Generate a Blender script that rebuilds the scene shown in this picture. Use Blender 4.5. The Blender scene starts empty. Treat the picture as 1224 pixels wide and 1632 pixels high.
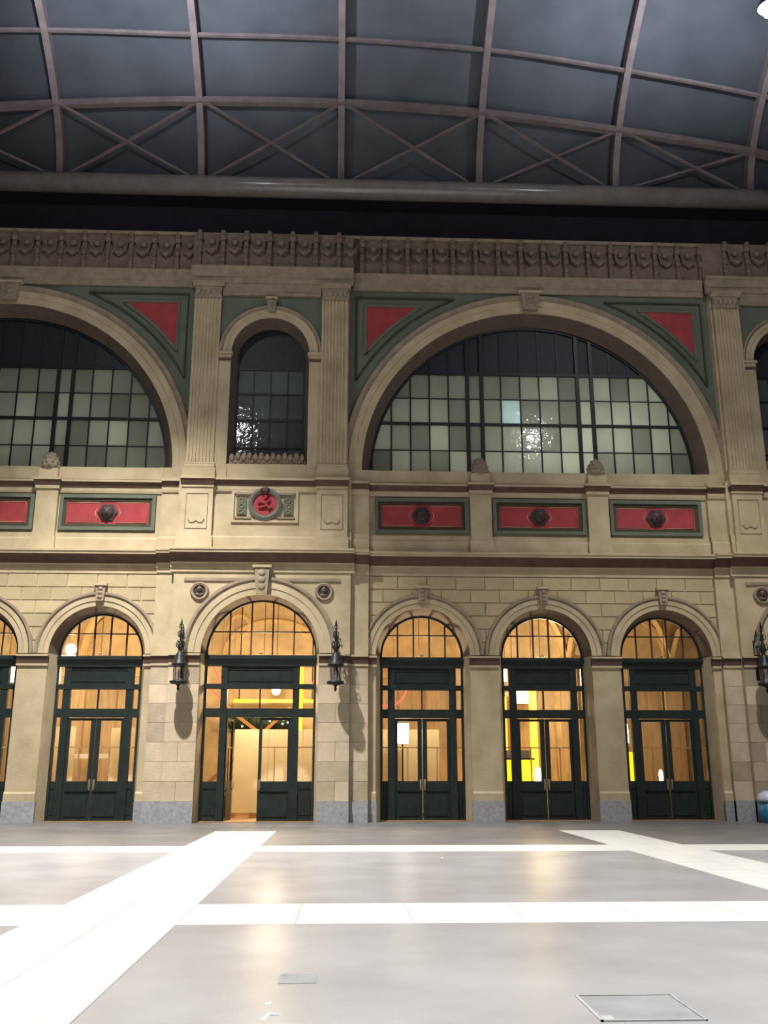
import bpy, math, random
from mathutils import Vector
random.seed(7)
PI = math.pi
S = bpy.context.scene
C = S.collection

# ------------------------------------------------------------------ camera
PW, PH, FPX = 1224, 1632, 1500.0
YAW, PITCH, ZC = math.radians(2.4), math.atan(410/1500), 1.6
cd = bpy.data.cameras.new('camera'); cam = bpy.data.objects.new('camera', cd); C.objects.link(cam)
cam.location = (0, 0, ZC)
cam.rotation_euler = (PI/2 + PITCH, 0, -YAW)
cd.sensor_fit = 'VERTICAL'; cd.sensor_height = 36; cd.lens = 36*FPX/PH
cd.clip_end = 400
S.camera = cam
# ------------------------------------------------------------------ world, exposure
w = bpy.data.worlds.new('night'); S.world = w; w.use_nodes = True
w.node_tree.nodes['Background'].inputs[0].default_value = (0.55, 0.6, 0.85, 1)
w.node_tree.nodes['Background'].inputs[1].default_value = 0.012
S.view_settings.view_transform = 'Standard'; S.view_settings.look = 'None'
S.view_settings.exposure = 0.62; S.view_settings.gamma = 1.0; S.view_settings.use_curve_mapping = False
LAMP_WALL, LAMP_FLOOR, LAMP_GLOW, LAMP_WARM = (28000.0, 7400.0), (20500.0, 17500.0), (3600.0, 3600.0), 1.5
LAMP_X = (-7.0, 11.7); LAMP_Z = 22.0; LAMP_YW, LAMP_YF = 21.0, 7.5

def ray(x, y):
    f = (math.sin(YAW)*math.cos(PITCH), math.cos(YAW)*math.cos(PITCH), math.sin(PITCH))
    r = (math.cos(YAW), -math.sin(YAW), 0)
    u = (r[1]*f[2]-r[2]*f[1], r[2]*f[0]-r[0]*f[2], r[0]*f[1]-r[1]*f[0])
    a = (x-PW/2)/FPX; b = (PH/2-y)/FPX
    return [f[i]+a*r[i]+b*u[i] for i in range(3)]
def on_y(x, y, Y):
    d = ray(x, y); t = Y/d[1]; return (d[0]*t, Y, d[2]*t+ZC)

# ------------------------------------------------------------------ materials
def mat(name, col, rough=.8, var=.12, scale=3.0, bump=0.0, bscale=None, metal=0.0, rnd=0.0, tint=None, spec=.4, stretch=None):
    m = bpy.data.materials.new(name); m.use_nodes = True
    n = m.node_tree.nodes; l = m.node_tree.links
    p = n['Principled BSDF']; p.inputs['Roughness'].default_value = rough
    p.inputs['Metallic'].default_value = metal; p.inputs['Specular IOR Level'].default_value = spec
    tc = n.new('ShaderNodeTexCoord'); mp = n.new('ShaderNodeMapping')
    l.new(tc.outputs['Object'], mp.inputs[0])
    if stretch: mp.inputs['Scale'].default_value = stretch
    no = n.new('ShaderNodeTexNoise'); no.inputs['Scale'].default_value = scale; no.inputs['Detail'].default_value = 6
    l.new(mp.outputs[0], no.inputs['Vector'])
    cr = n.new('ShaderNodeMix'); cr.data_type = 'RGBA'
    lo = tuple(c*(1-var) for c in col); hi = tuple(min(1, c*(1+var)) for c in (tint or col))
    cr.inputs[6].default_value = (*lo, 1); cr.inputs[7].default_value = (*hi, 1)
    mr = n.new('ShaderNodeMapRange'); mr.inputs[1].default_value = .3; mr.inputs[2].default_value = .7
    l.new(no.outputs['Fac'], mr.inputs[0]); l.new(mr.outputs[0], cr.inputs[0])
    out = cr.outputs[2]
    if rnd:
        oi = n.new('ShaderNodeObjectInfo'); m2 = n.new('ShaderNodeMapRange')
        m2.inputs[3].default_value = 1-rnd; m2.inputs[4].default_value = 1+rnd*.7
        l.new(oi.outputs['Random'], m2.inputs[0])
        hs = n.new('ShaderNodeHueSaturation'); l.new(m2.outputs[0], hs.inputs['Value']); l.new(out, hs.inputs['Color'])
        out = hs.outputs[0]
    l.new(out, p.inputs['Base Color'])
    if bump:
        b2 = n.new('ShaderNodeTexNoise'); b2.inputs['Scale'].default_value = bscale or scale*4; b2.inputs['Detail'].default_value = 5
        l.new(mp.outputs[0], b2.inputs['Vector'])
        b = n.new('ShaderNodeBump'); b.inputs['Strength'].default_value = bump; b.inputs['Distance'].default_value = .02
        l.new(b2.outputs['Fac'], b.inputs['Height']); l.new(b.outputs[0], p.inputs['Normal'])
    return m
def glow(name, col, strength):
    m = bpy.data.materials.new(name); m.use_nodes = True
    n = m.node_tree.nodes; p = n['Principled BSDF']
    p.inputs['Base Color'].default_value = (*[min(1, c) for c in col], 1)
    p.inputs['Emission Color'].default_value = (*col, 1); p.inputs['Emission Strength'].default_value = strength
    return m
def clear_glass(name, tint=(1, 1, 1), gl=.08):
    m = bpy.data.materials.new(name); m.use_nodes = True
    n = m.node_tree.nodes; l = m.node_tree.links
    n.remove(n['Principled BSDF'])
    t = n.new('ShaderNodeBsdfTransparent'); t.inputs[0].default_value = (*tint, 1)
    g = n.new('ShaderNodeBsdfGlossy'); g.inputs['Roughness'].default_value = .03
    x = n.new('ShaderNodeMixShader'); x.inputs[0].default_value = gl
    l.new(t.outputs[0], x.inputs[1]); l.new(g.outputs[0], x.inputs[2])
    l.new(x.outputs[0], n['Material Output'].inputs[0])
    return m
def wavy_glass(name, col, rnd=.3, wav=.35, rough=.06, trans=None):
    # obscured old window glass: pale body, rippled shiny face
    m = mat(name, col, rough=rough, var=.1, scale=1.5, rnd=rnd, spec=.5)
    n = m.node_tree.nodes; l = m.node_tree.links; p = n['Principled BSDF']
    tc = n.new('ShaderNodeTexCoord'); no = n.new('ShaderNodeTexNoise'); no.inputs['Scale'].default_value = 5.5; no.inputs['Detail'].default_value = 2
    oi = n.new('ShaderNodeObjectInfo'); va = n.new('ShaderNodeVectorMath'); va.operation = 'ADD'
    l.new(tc.outputs['Object'], va.inputs[0]); l.new(oi.outputs['Location'], va.inputs[1]); l.new(va.outputs[0], no.inputs['Vector'])
    b = n.new('ShaderNodeBump'); b.inputs['Strength'].default_value = wav; b.inputs['Distance'].default_value = .05
    l.new(no.outputs['Fac'], b.inputs['Height']); l.new(b.outputs[0], p.inputs['Normal'])
    if trans:                                   # lets the added backlight behind shine through
        tr = n.new('ShaderNodeBsdfTranslucent'); m2 = n.new('ShaderNodeMapRange'); hs = n.new('ShaderNodeHueSaturation')
        m2.inputs[3].default_value = 1-rnd; m2.inputs[4].default_value = 1+rnd*.5
        l.new(oi.outputs['Random'], m2.inputs[0]); l.new(m2.outputs[0], hs.inputs['Value']); hs.inputs['Color'].default_value = (*trans, 1)
        l.new(hs.outputs[0], tr.inputs[0])
        x = n.new('ShaderNodeMixShader'); x.inputs[0].default_value = .45
        l.new(p.outputs[0], x.inputs[1]); l.new(tr.outputs[0], x.inputs[2]); l.new(x.outputs[0], n['Material Output'].inputs[0])
    return m

ST = (.46, .365, .215)
M = dict(
    stone=mat('sandstone', ST, .85, .14, 1.2, .35, 14, tint=(.47, .38, .245)),
    block=mat('sandstone_block', ST, .85, .10, 1.6, .35, 14, rnd=.10),
    pier=mat('weathered_pier_stone', (.47, .385, .25), .85, .16, 1.4, .4, 12, rnd=.30, tint=(.50, .40, .28)),
    plinth=mat('grey_granite', (.33, .33, .335), .6, .18, 9, .2, 30, rnd=.08),
    brown=mat('red_brown_stone', (.115, .062, .043), .8, .2, 3, .2),
    soffit=mat('shaded_soffit_stone', (.135, .095, .072), .8, .15, 3, .2),  # shade under arches and in reveals put into a darker stone colour
    green=mat('grey_green_plaster', (.125, .14, .10), .85, .14, 1.3, .2),
    dgreen=mat('dark_green_border', (.045, .052, .022), .8, .2, 4),
    red=mat('red_paint', (.34, .04, .045), .75, .15, 2.5, .15),
    gold=mat('pale_gold_line', (.5, .3, .18), .6, .1, 6),
    boss=mat('dark_bronze_boss', (.055, .03, .03), .6, .3, 8),
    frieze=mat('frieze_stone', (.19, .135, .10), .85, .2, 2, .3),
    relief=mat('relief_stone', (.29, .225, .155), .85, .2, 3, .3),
    dark=mat('shaded_recess_dark', (.012, .011, .018), .9, .2, 2),  # near-black: shade of the recess and behind windows put into the colour
    lead=mat('dark_window_metal', (.012, .014, .017), .45, .2, 5),
    door=mat('dark_green_door_paint', (.016, .024, .021), .42, .25, 4, .05, 20),
    brass=mat('worn_brass', (.55, .5, .4), .3, .1, 8, metal=.9),
    iron=mat('black_wrought_iron', (.012, .018, .018), .45, .3, 10),
    lglass=clear_glass('lantern_glass', (.86, .84, .86), .22),
    pane=clear_glass('clear_pane', (.97, .96, .94), .07),
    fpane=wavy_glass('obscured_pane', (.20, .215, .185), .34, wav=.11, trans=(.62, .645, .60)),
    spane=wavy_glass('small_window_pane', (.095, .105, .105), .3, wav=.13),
    dpane=wavy_glass('unlit_upper_pane', (.012, .013, .019), .3, .25, rough=.55),  # lack of light behind the upper panes put into their colour
    wpane=wavy_glass('bluish_pane', (.30, .42, .44), .1, trans=(.7, .85, .88)),
    office=mat('white_room_paint', (.7, .7, .66), .9, .05, 1),
    grey=mat('grey_paving', (.335, .335, .34), .27, .13, .7, .10, 60, spec=.35),
    pave=mat('dark_paving_strip', (.155, .15, .147), .4, .16, .9, .10, 40, spec=.2),
    white=mat('pale_paving_slab', (.76, .76, .73), .28, .045, 1.4, .05, 40, rnd=.03, spec=.5, stretch=(.5, 2.0, 1)),
    roof=mat('roof_sheeting', (.09, .098, .108), .75, .18, .6),
    steel=mat('painted_steel', (.22, .175, .165), .5, .2, 2),
    beam=mat('glossy_eaves_beam', (.20, .175, .16), .22, .15, 2, .02, 20, spec=.6),
    ochre=mat('ochre_plaster', (.60, .46, .27), .8, .18, 1.6, .1),
    vault=mat('painted_vault', (.52, .38, .20), .8, .3, 1.3, .1, tint=(.42, .26, .15)),
    cream=mat('cream_rib', (.68, .50, .25), .7, .08, 2),
    wood=mat('warm_timber', (.42, .22, .08), .6, .2, 3, .1, stretch=(1, 1, 6)),
    tan=mat('tan_panelling', (.52, .39, .26), .6, .2, 2.5, .1, stretch=(3, 3, .4)),
    board=mat('cream_hoarding', (.86, .74, .50), .65, .05, 1.2, rnd=.03),
    ifloor=mat('warm_tile', (.42, .26, .14), .35, .15, 2),
    fir=mat('dark_fir', (.01, .022, .008), .8, .3, 6),
    fixture=mat('lamp_housing', (.06, .06, .065), .4, .1, 4, metal=.6),
    bblue=mat('blue_plastic', (.03, .16, .30), .4, .1, 5),
    bpale=mat('pale_grey_plastic', (.5, .52, .62), .4, .1, 5),
    cover=mat('manhole_infill', (.27, .275, .285), .45, .15, 3, .1, 50),
    frame=mat('steel_rim', (.55, .56, .55), .4, .12, 10, metal=.3),
    paper=mat('white_litter', (.9, .9, .88), .6, .02, 4),
    lens=glow('lamp_lens', (.93, .95, 1.0), 150),
    neon=glow('red_neon', (1.0, .05, .04), 2.4),
    sign=glow('white_lightbox', (1.0, .97, .88), 5.5),
    ylight=glow('yellow_light', (1.0, .60, .03), 1.5),
    ypanel=glow('lit_yellow_panel', (1.0, .66, .015), 1.15),
    globe=glow('warm_globe', (1.0, .80, .42), 7.0),
    spark=glow('fairy_light', (1, .95, .8), 6),
)

# ------------------------------------------------------------------ mesh helpers
class MB:
    def __init__(s): s.v = []; s.f = []; s.sm = []
    def add(s, vs, fs, smooth=False):
        o = len(s.v); s.v += [tuple(v) for v in vs]
        for f in fs: s.f.append(tuple(i+o for i in f)); s.sm.append(smooth)
        return s
    def box(s, x0, x1, y0, y1, z0, z1):
        vs = [(x, y, z) for z in (z0, z1) for y in (y0, y1) for x in (x0, x1)]
        return s.add(vs, [(0, 2, 3, 1), (4, 5, 7, 6), (0, 1, 5, 4), (2, 6, 7, 3), (0, 4, 6, 2), (1, 3, 7, 5)])
    def prism(s, poly, y0, y1):            # poly in (x,z)
        n = len(poly)
        vs = [(x, y0, z) for x, z in poly]+[(x, y1, z) for x, z in poly]
        fs = [tuple(range(n)), tuple(range(2*n-1, n-1, -1))]
        fs += [(i, i+n, (i+1) % n+n, (i+1) % n) for i in range(n)]
        return s.add(vs, fs)
    def sweep(s, prof, x0, x1):            # prof in (y,z), along x
        n = len(prof)
        vs = [(x0, y, z) for y, z in prof]+[(x1, y, z) for y, z in prof]
        fs = [tuple(range(n)), tuple(range(2*n-1, n-1, -1))]
        fs += [(i, i+n, (i+1) % n+n, (i+1) % n) for i in range(n)]
        return s.add(vs, fs)
    def arc(s, prof, cx, cz, a0=0, a1=PI, n=32):   # prof closed polygon in (r,y), swept around (cx,cz)
        k = len(prof); vs = []; fs = []
        for i in range(n+1):
            a = a0+(a1-a0)*i/n
            vs += [(cx+r*math.cos(a), y, cz+r*math.sin(a)) for r, y in prof]
        full = abs(a1-a0-2*PI) < 1e-6
        for i in range(n):
            for j in range(k):
                fs.append((i*k+j, i*k+(j+1) % k, (i+1)*k+(j+1) % k, (i+1)*k+j))
        if not full: fs += [tuple(range(k-1, -1, -1)), tuple(n*k+j for j in range(k))]
        return s.add(vs, fs)
    def lathe(s, prof, cx, cy, n=14, smooth=True):  # prof (r,z)
        k = len(prof); vs = []; fs = []
        for i in range(n):
            a = 2*PI*i/n
            vs += [(cx+r*math.cos(a), cy+r*math.sin(a), z) for r, z in prof]
        for i in range(n):
            for j in range(k-1):
                fs.append((i*k+j, ((i+1) % n)*k+j, ((i+1) % n)*k+j+1, i*k+j+1))
        return s.add(vs, fs, smooth)
    def dome(s, cx, y, cz, r, d, n=14, m=4):        # low boss facing -Y
        vs = [(cx, y-d, cz)]; fs = []
        for j in range(1, m+1):
            t = PI/2*j/m
            vs += [(cx+r*math.sin(t)*math.cos(2*PI*i/n), y-d*math.cos(t), cz+r*math.sin(t)*math.sin(2*PI*i/n)) for i in range(n)]
        for i in range(n): fs.append((0, 1+i, 1+(i+1) % n))
        for j in range(m-1):
            for i in range(n):
                fs.append((1+j*n+i, 1+(j+1)*n+i, 1+(j+1)*n+(i+1) % n, 1+j*n+(i+1) % n))
        return s.add(vs, fs, True)
    def ball(s, c, r, n=12, m=8):
        vs = []; fs = []
        rx, ry, rz = r if isinstance(r, tuple) else (r, r, r)
        for j in range(m+1):
            t = PI*j/m
            vs += [(c[0]+rx*math.sin(t)*math.cos(2*PI*i/n), c[1]+ry*math.sin(t)*math.sin(2*PI*i/n), c[2]+rz*math.cos(t)) for i in range(n)]
        for j in range(m):
            for i in range(n):
                fs.append((j*n+i, (j+1)*n+i, (j+1)*n+(i+1) % n, j*n+(i+1) % n))
        return s.add(vs, fs, True)
    def tube(s, pts, rad, n=8, closed=False, square=False):
        pts = [Vector(p) for p in pts]; N = len(pts); vs = []; fs = []
        rads = rad if isinstance(rad, (list, tuple)) else [rad]*N
        if square: n = 4
        for i, p in enumerate(pts):
            a = pts[(i-1) % N] if (closed or i > 0) else p
            b = pts[(i+1) % N] if (closed or i < N-1) else p
            t = (b-a).normalized()
            up = Vector((0, 0, 1)) if abs(t.z) < .92 else Vector((0, 1, 0))
            e1 = t.cross(up).normalized(); e2 = e1.cross(t)
            for j in range(n):
                an = 2*PI*(j+(.5 if square else 0))/n
                vs.append(p+rads[i]*(math.cos(an)*e1+math.sin(an)*e2))
        for i in range(N if closed else N-1):
            for j in range(n):
                k = (i+1) % N
                fs.append((i*n+j, i*n+(j+1) % n, k*n+(j+1) % n, k*n+j))
        if not closed: fs += [tuple(range(n-1, -1, -1)), tuple((N-1)*n+j for j in range(n))]
        return s.add(vs, fs, not square)
    def build(s, name, m, parent=None, origin=None, **tags):
        me = bpy.data.meshes.new(name)
        ox = Vector(origin) if origin else Vector((0, 0, 0))
        me.from_pydata([tuple(Vector(v)-ox) for v in s.v], [], s.f); me.update()
        me.polygons.foreach_set('use_smooth', s.sm)
        me.materials.append(M[m])
        o = bpy.data.objects.new(name, me); C.objects.link(o)
        if origin: o.location = ox
        if parent: o.parent = parent; o.matrix_parent_inverse = pinv(parent)
        for k, v in tags.items(): o[k] = v
        return o
def pinv(par):
    from mathutils import Matrix
    return Matrix.Translation(-Vector(par.location)) if not par.parent else Matrix.Translation(-Vector(par.location))
def empty(name, loc=(0, 0, 0), **tags):
    o = bpy.data.objects.new(name, None); C.objects.link(o); o.location = loc; o.empty_display_size = .2
    for k, v in tags.items(): o[k] = v
    return o
def inst(src, name, parent, off):
    o = bpy.data.objects.new(name, src.data); C.objects.link(o)
    o.location = Vector(src.location)+Vector(off); o.parent = parent; o.matrix_parent_inverse = pinv(parent)
    return o
def thing(name, loc, label, cat, group=None):
    o = empty(name, loc, label=label, category=cat)
    if group: o['group'] = group
    return o

# ------------------------------------------------------------------ layout (metres)
YW = 31.0                     # face of the wide bays
NP, SP = 30.6, 30.8           # face of the narrow bays and of their stepped flanks
PITCH_D, PER = 4.05, 18.7
NC = [-2.72, -2.72+PER]       # narrow bay centres
BC = [6.63-PER, 6.63]         # wide bay centres
HB, HN, HS = 5.85, 2.9, 3.5   # half widths: wide bay, narrow bay, narrow bay with flanks
XMIN, XMAX = -13.6, 17.6      # the part of the facade worth full detail
vis = lambda x: XMIN <= x <= XMAX

# ------------------------------------------------------------------ hall floor
floor = MB().box(-26, 30, -12, 31.9, -.35, -.12).build('floor', 'pave', kind='structure')
bx = [-2.58-9.23*2, -2.58-9.23, -2.58, 6.67, 6.67+9.23, 6.67+9.23*2]
by = [2.45-9.2, 2.45, 11.7, 20.87]
HWX, HWY = .82, .8
YEND = 26.65
xs = [-26]+[v for b in bx for v in (b-HWX, b+HWX)]+[30]
ys = [-12]+[v for b in by for v in (b-HWY, b+HWY)]+[YEND]
for i in range(0, len(xs)-1, 2):
    for j in range(0, len(ys)-1, 2):
        if xs[i+1]-xs[i] < .1 or ys[j+1] < -6: continue
        MB().box(xs[i]+.004, xs[i+1]-.004, ys[j]+.004, ys[j+1]-.004, -.12, 0).build('paving_field', 'pave' if ys[j] > 21 else 'grey', floor)
for k in range(14):
    a = -26+k*4; MB().box(a+.004, a+3.996, YEND+.004, 31.9, -.12, 0).build('paving_strip', 'pave', floor)
slabs = {}
def slab(x0, x1, y0, y1):
    dx, dy = round(x1-x0, 3), round(y1-y0, 3)
    if (dx, dy) not in slabs:
        slabs[(dx, dy)] = MB().box(.004, dx-.004, .004, dy-.004, -.12, .002).build('paving_slab', 'white', floor, origin=(0, 0, 0))
        slabs[(dx, dy)].location = (x0, y0, 0)
        return
    o = inst(slabs[(dx, dy)], 'paving_slab', floor, (0, 0, 0)); o.location = (x0, y0, 0)
for b in bx[1:5]:                        # bands running towards the facade: two slabs wide
    segs = [(by[1]+HWY, by[2]-HWY), (by[2]+HWY, by[3]-HWY), (by[3]+HWY, YEND)]
    for (a, c) in segs:
        n = max(1, round((c-a)/1.27)); h = (c-a)/n
        for k in range(n):
            slab(b-HWX, b, a+k*h, a+(k+1)*h); slab(b, b+HWX, a+k*h, a+(k+1)*h)
for b in by[1:]:                         # bands running along the facade
    x = bx[1]-HWX
    edges = [(bx[i]-HWX, bx[i]+HWX) for i in range(1, 5)]
    for i, (a, c) in enumerate(edges):
        slab(a, a+HWX, b-HWY, b+HWY); slab(a+HWX, c, b-HWY, b+HWY)
        if i < 3:
            n = 6; h = (edges[i+1][0]-c)/n
            for k in range(n): slab(c+k*h, c+(k+1)*h, b-HWY, b+HWY)

# ------------------------------------------------------------------ facade core
def arch_wall(mb, x0, x1, cx, r, zs, z0, zt, y0, y1, n=28):
    # wall panel with an arched opening of half width r, springing at zs
    mb.box(x0, cx-r, y0, y1, z0, zt); mb.box(cx+r, x1, y0, y1, z0, zt)
    for i in range(n):
        a, b = PI-PI*i/n, PI-PI*(i+1)/n
        mb.prism([(cx+r*math.cos(a), zs+r*math.sin(a)), (cx+r*math.cos(b), zs+r*math.sin(b)), (cx+r*math.cos(b), zt), (cx+r*math.cos(a), zt)], y0, y1)

ZS = 5.22
RF, RD = 1.55, 1.37           # opening half width at the face and at the door plane
RNF, RND = 1.90, 1.80
ZW, RWF, RWG = 11.55, 6.10, 5.83
ZSW, RSF, RSG = 15.75, 1.37, 1.21
core = MB()
for c in BC:
    for k in (-1, 0, 1):
        d = c+k*PITCH_D
        xa = c-HB if k < 0 else d-PITCH_D/2; xb = c+HB if k > 0 else d+PITCH_D/2
        arch_wall(core, xa, xb, d, RF, ZS, 0, 8.6, YW, 32.0)
    core.box(c-HB, c+HB, YW, 32.0, 8.6, ZW)
for c in NC:
    arch_wall(core, c-HN, c+HN, c, RNF, ZS, 0, 8.6, NP, 32.0)
    core.box(c-HN, c+HN, NP, 32.0, 8.6, 11.2)
    for s in (-1, 1):
        a, b = sorted((c+s*HN, c+s*HS)); core.box(a, b, SP, 32.0, 0, 11.2)
    core.box(c-2.76, c-1.37, NP+.12, 32.0, 11.2, 18.5)   # behind the fluted pilasters
    core.box(c+1.37, c+2.76, NP+.12, 32.0, 11.2, 18.5)
wall = core.build('wall_far', 'stone', kind='structure')
# attic: entablature backing and the recessed strip above, its shade put into the colour
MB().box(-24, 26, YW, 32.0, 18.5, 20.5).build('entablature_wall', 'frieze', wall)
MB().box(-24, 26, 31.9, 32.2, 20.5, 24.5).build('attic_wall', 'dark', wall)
MB().box(-24, 26, YW-.12, 32.0, 20.5, 20.62).build('attic_ledge', 'relief', wall)

# ------------------------------------------------------------------ mouldings
def cornice(x0, x1, y, parent=wall):
    MB().sweep([(y+.05, 7.86), (y-.05, 7.86), (y-.05, 7.98), (y-.09, 8.0), (y-.09, 8.13), (y-.15, 8.17), (y+.05, 8.17)], x0, x1).build('architrave', 'stone', parent)
    MB().sweep([(y+.05, 8.17), (y-.17, 8.17), (y-.20, 8.27), (y-.27, 8.37), (y-.38, 8.45), (y+.05, 8.45)], x0-.0, x1+.0).build('cornice_cove', 'brown', parent)
    MB().sweep([(y+.05, 8.45), (y-.42, 8.45), (y-.42, 8.50), (y-.46, 8.54), (y-.46, 8.60), (y+.05, 8.68)], x0, x1).build('cornice_lip', 'stone', parent)
def sillmould(x0, x1, y, parent=wall):
    MB().sweep([(y+.05, 10.62), (y-.05, 10.62), (y-.07, 10.70), (y-.07, 10.80), (y+.05, 10.80)], x0, x1).build('sill_fascia', 'stone', parent)
    MB().sweep([(y+.05, 10.80), (y-.08, 10.80), (y-.12, 10.88), (y-.19, 10.98), (y+.05, 10.98)], x0, x1).build('sill_cove', 'brown', parent)
    MB().sweep([(y+.05, 10.98), (y-.22, 10.98), (y-.22, 11.05), (y+.05, 11.10)], x0, x1).build('sill_lip', 'stone', parent)
def basecourse(x0, x1, y, parent=wall):
    MB().sweep([(y+.05, 8.6), (y-.12, 8.6), (y-.12, 9.02), (y-.08, 9.07), (y-.05, 9.07), (y-.05, 9.26), (y+.05, 9.28)], x0, x1).build('base_course', 'stone', parent)
def impost(x0, x1, y, parent=wall, d=.12):
    MB().sweep([(y+.05, 4.82), (y-d*.5, 4.82), (y-d*.5, 4.89), (y+.05, 4.89)], x0, x1).build('impost_bead', 'stone', parent)
    MB().sweep([(y+.05, 4.89), (y-d*.4, 4.89), (y-d*.9, 5.12), (y+.05, 5.12)], x0, x1).build('impost_band', 'brown', parent)
    MB().sweep([(y+.05, 5.12), (y-d*1.2, 5.12), (y-d*1.2, 5.18), (y+.05, 5.20)], x0, x1).build('impost_lip', 'stone', parent)
def archivolt(cx, zs, ri, ro, y, parent=wall, n=36, rin=None, yin=None, trim='soffit'):
    w_ = ro-ri
    MB().arc([(ri, y+.05), (ri, y-.05), (ri+.35*w_, y-.05), (ri+.38*w_, y-.08), (ri+.7*w_, y-.08), (ri+.72*w_, y-.03), (ro, y-.03), (ro, y+.05)], cx, zs, n=n).build('archivolt', 'stone', parent)
    MB().arc([(ri+.72*w_, y+.02), (ri+.72*w_, y-.055), (ri+.84*w_, y-.13), (ro, y-.13), (ro+.02, y+.02)], cx, zs, n=n).build('archivolt_rim', 'relief', parent)
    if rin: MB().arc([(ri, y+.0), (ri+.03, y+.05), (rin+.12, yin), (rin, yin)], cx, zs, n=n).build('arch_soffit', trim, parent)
def jambs(cx, z0, z1, ri, rin, y, yin, parent=wall, m='stone'):
    for s in (-1, 1):
        poly = [(cx+s*ri, y), (cx+s*rin, yin), (cx+s*(rin+.25), yin), (cx+s*(ri+.04), y+.05)]
        vs = [(x, yy, z) for z in (z0, z1) for x, yy in poly]
        MB().add(vs, [(0, 1, 2, 3), (7, 6, 5, 4)]+[(i, (i+1) % 4, (i+1) % 4+4, i+4) for i in range(4)]).build('jamb', m, parent)
def keystone(cx, z0, z1, w0, w1, y, d, parent=wall):
    mb = MB(); mb.prism([(cx-w0, z0), (cx+w0, z0), (cx+w1, z1), (cx-w1, z1)], y-d, y+.05)
    k = mb.build('keystone', 'relief', parent)
    MB().box(cx-w1*1.25, cx+w1*1.25, y-d-.05, y, z1, z1+.08).build('keystone_cap', 'stone', k)
    b = MB()
    for i in range(3):
        b.ball((cx, y-d, z0+(z1-z0)*(.25+.27*i)), (w0*.7, .05, (z1-z0)*.13), 10, 6)
    b.build('carving', 'relief', k)

# ashlar blocks of the wide bays
H = .44
shared = {}
def ashlar(x0, x1, z0, z1, y, holes, m='block', g=.018, proud=.035):
    pts = []
    a, b, c, d = x0+g, x1-g, z0+g, z1-g
    if b-a < .08: return
    hit = any((max(a, min(b, h[0]))-h[0])**2+(max(c, min(d, h[1]))-h[1])**2 < h[2]**2 for h in holes)
    if not hit:
        key = (round(b-a, 3), round(d-c, 3), m, round(y, 2))
        if key in shared:
            o = inst(shared[key], 'ashlar_block', wall, (0, 0, 0)); o.location = (a, 0, c); return
        o = MB().box(0, b-a, y-proud, y+.01, 0, d-c).build('ashlar_block', m, wall, origin=(0, 0, 0))
        o.location = (a, 0, c); shared[key] = o; return
    N = 10
    for i in range(N): pts.append((a+(b-a)*i/N, c))
    for i in range(4): pts.append((b, c+(d-c)*i/4))
    for i in range(N): pts.append((b-(b-a)*i/N, d))
    for i in range(4): pts.append((a, d-(d-c)*i/4))
    out = []; moved = 0
    for (x, z) in pts:
        for (hx, hz, hr) in holes:
            q = math.hypot(x-hx, z-hz)
            if q < hr:
                moved += 1
                if q < 1e-4: q = 1e-4
                x, z = hx+(x-hx)*hr/q, hz+(z-hz)*hr/q
        if not out or math.hypot(x-out[-1][0], z-out[-1][1]) > 1e-3: out.append((x, z))
    if moved > len(pts)*.8 or len(out) < 3: return
    cx = sum(p[0] for p in out)/len(out); cz = sum(p[1] for p in out)/len(out)
    MB().prism(out, y-proud, y+.01).build('ashlar_block', m, wall)
for c in BC:
    holes = [(c+k*PITCH_D, ZS, 1.86) for k in (-1, 0, 1)]
    for row in range(6):
        z0 = 5.20+row*H
        x = c-HB-(.0 if row % 2 else .49); n = 0
        while x < c+HB:
            a, b = max(x, c-HB), min(x+.975, c+HB)
            mid = (a+b)/2
            if vis(mid) and b-a > .1: ashlar(a, b, z0, z0+H, YW, holes)
            x += .975

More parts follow.
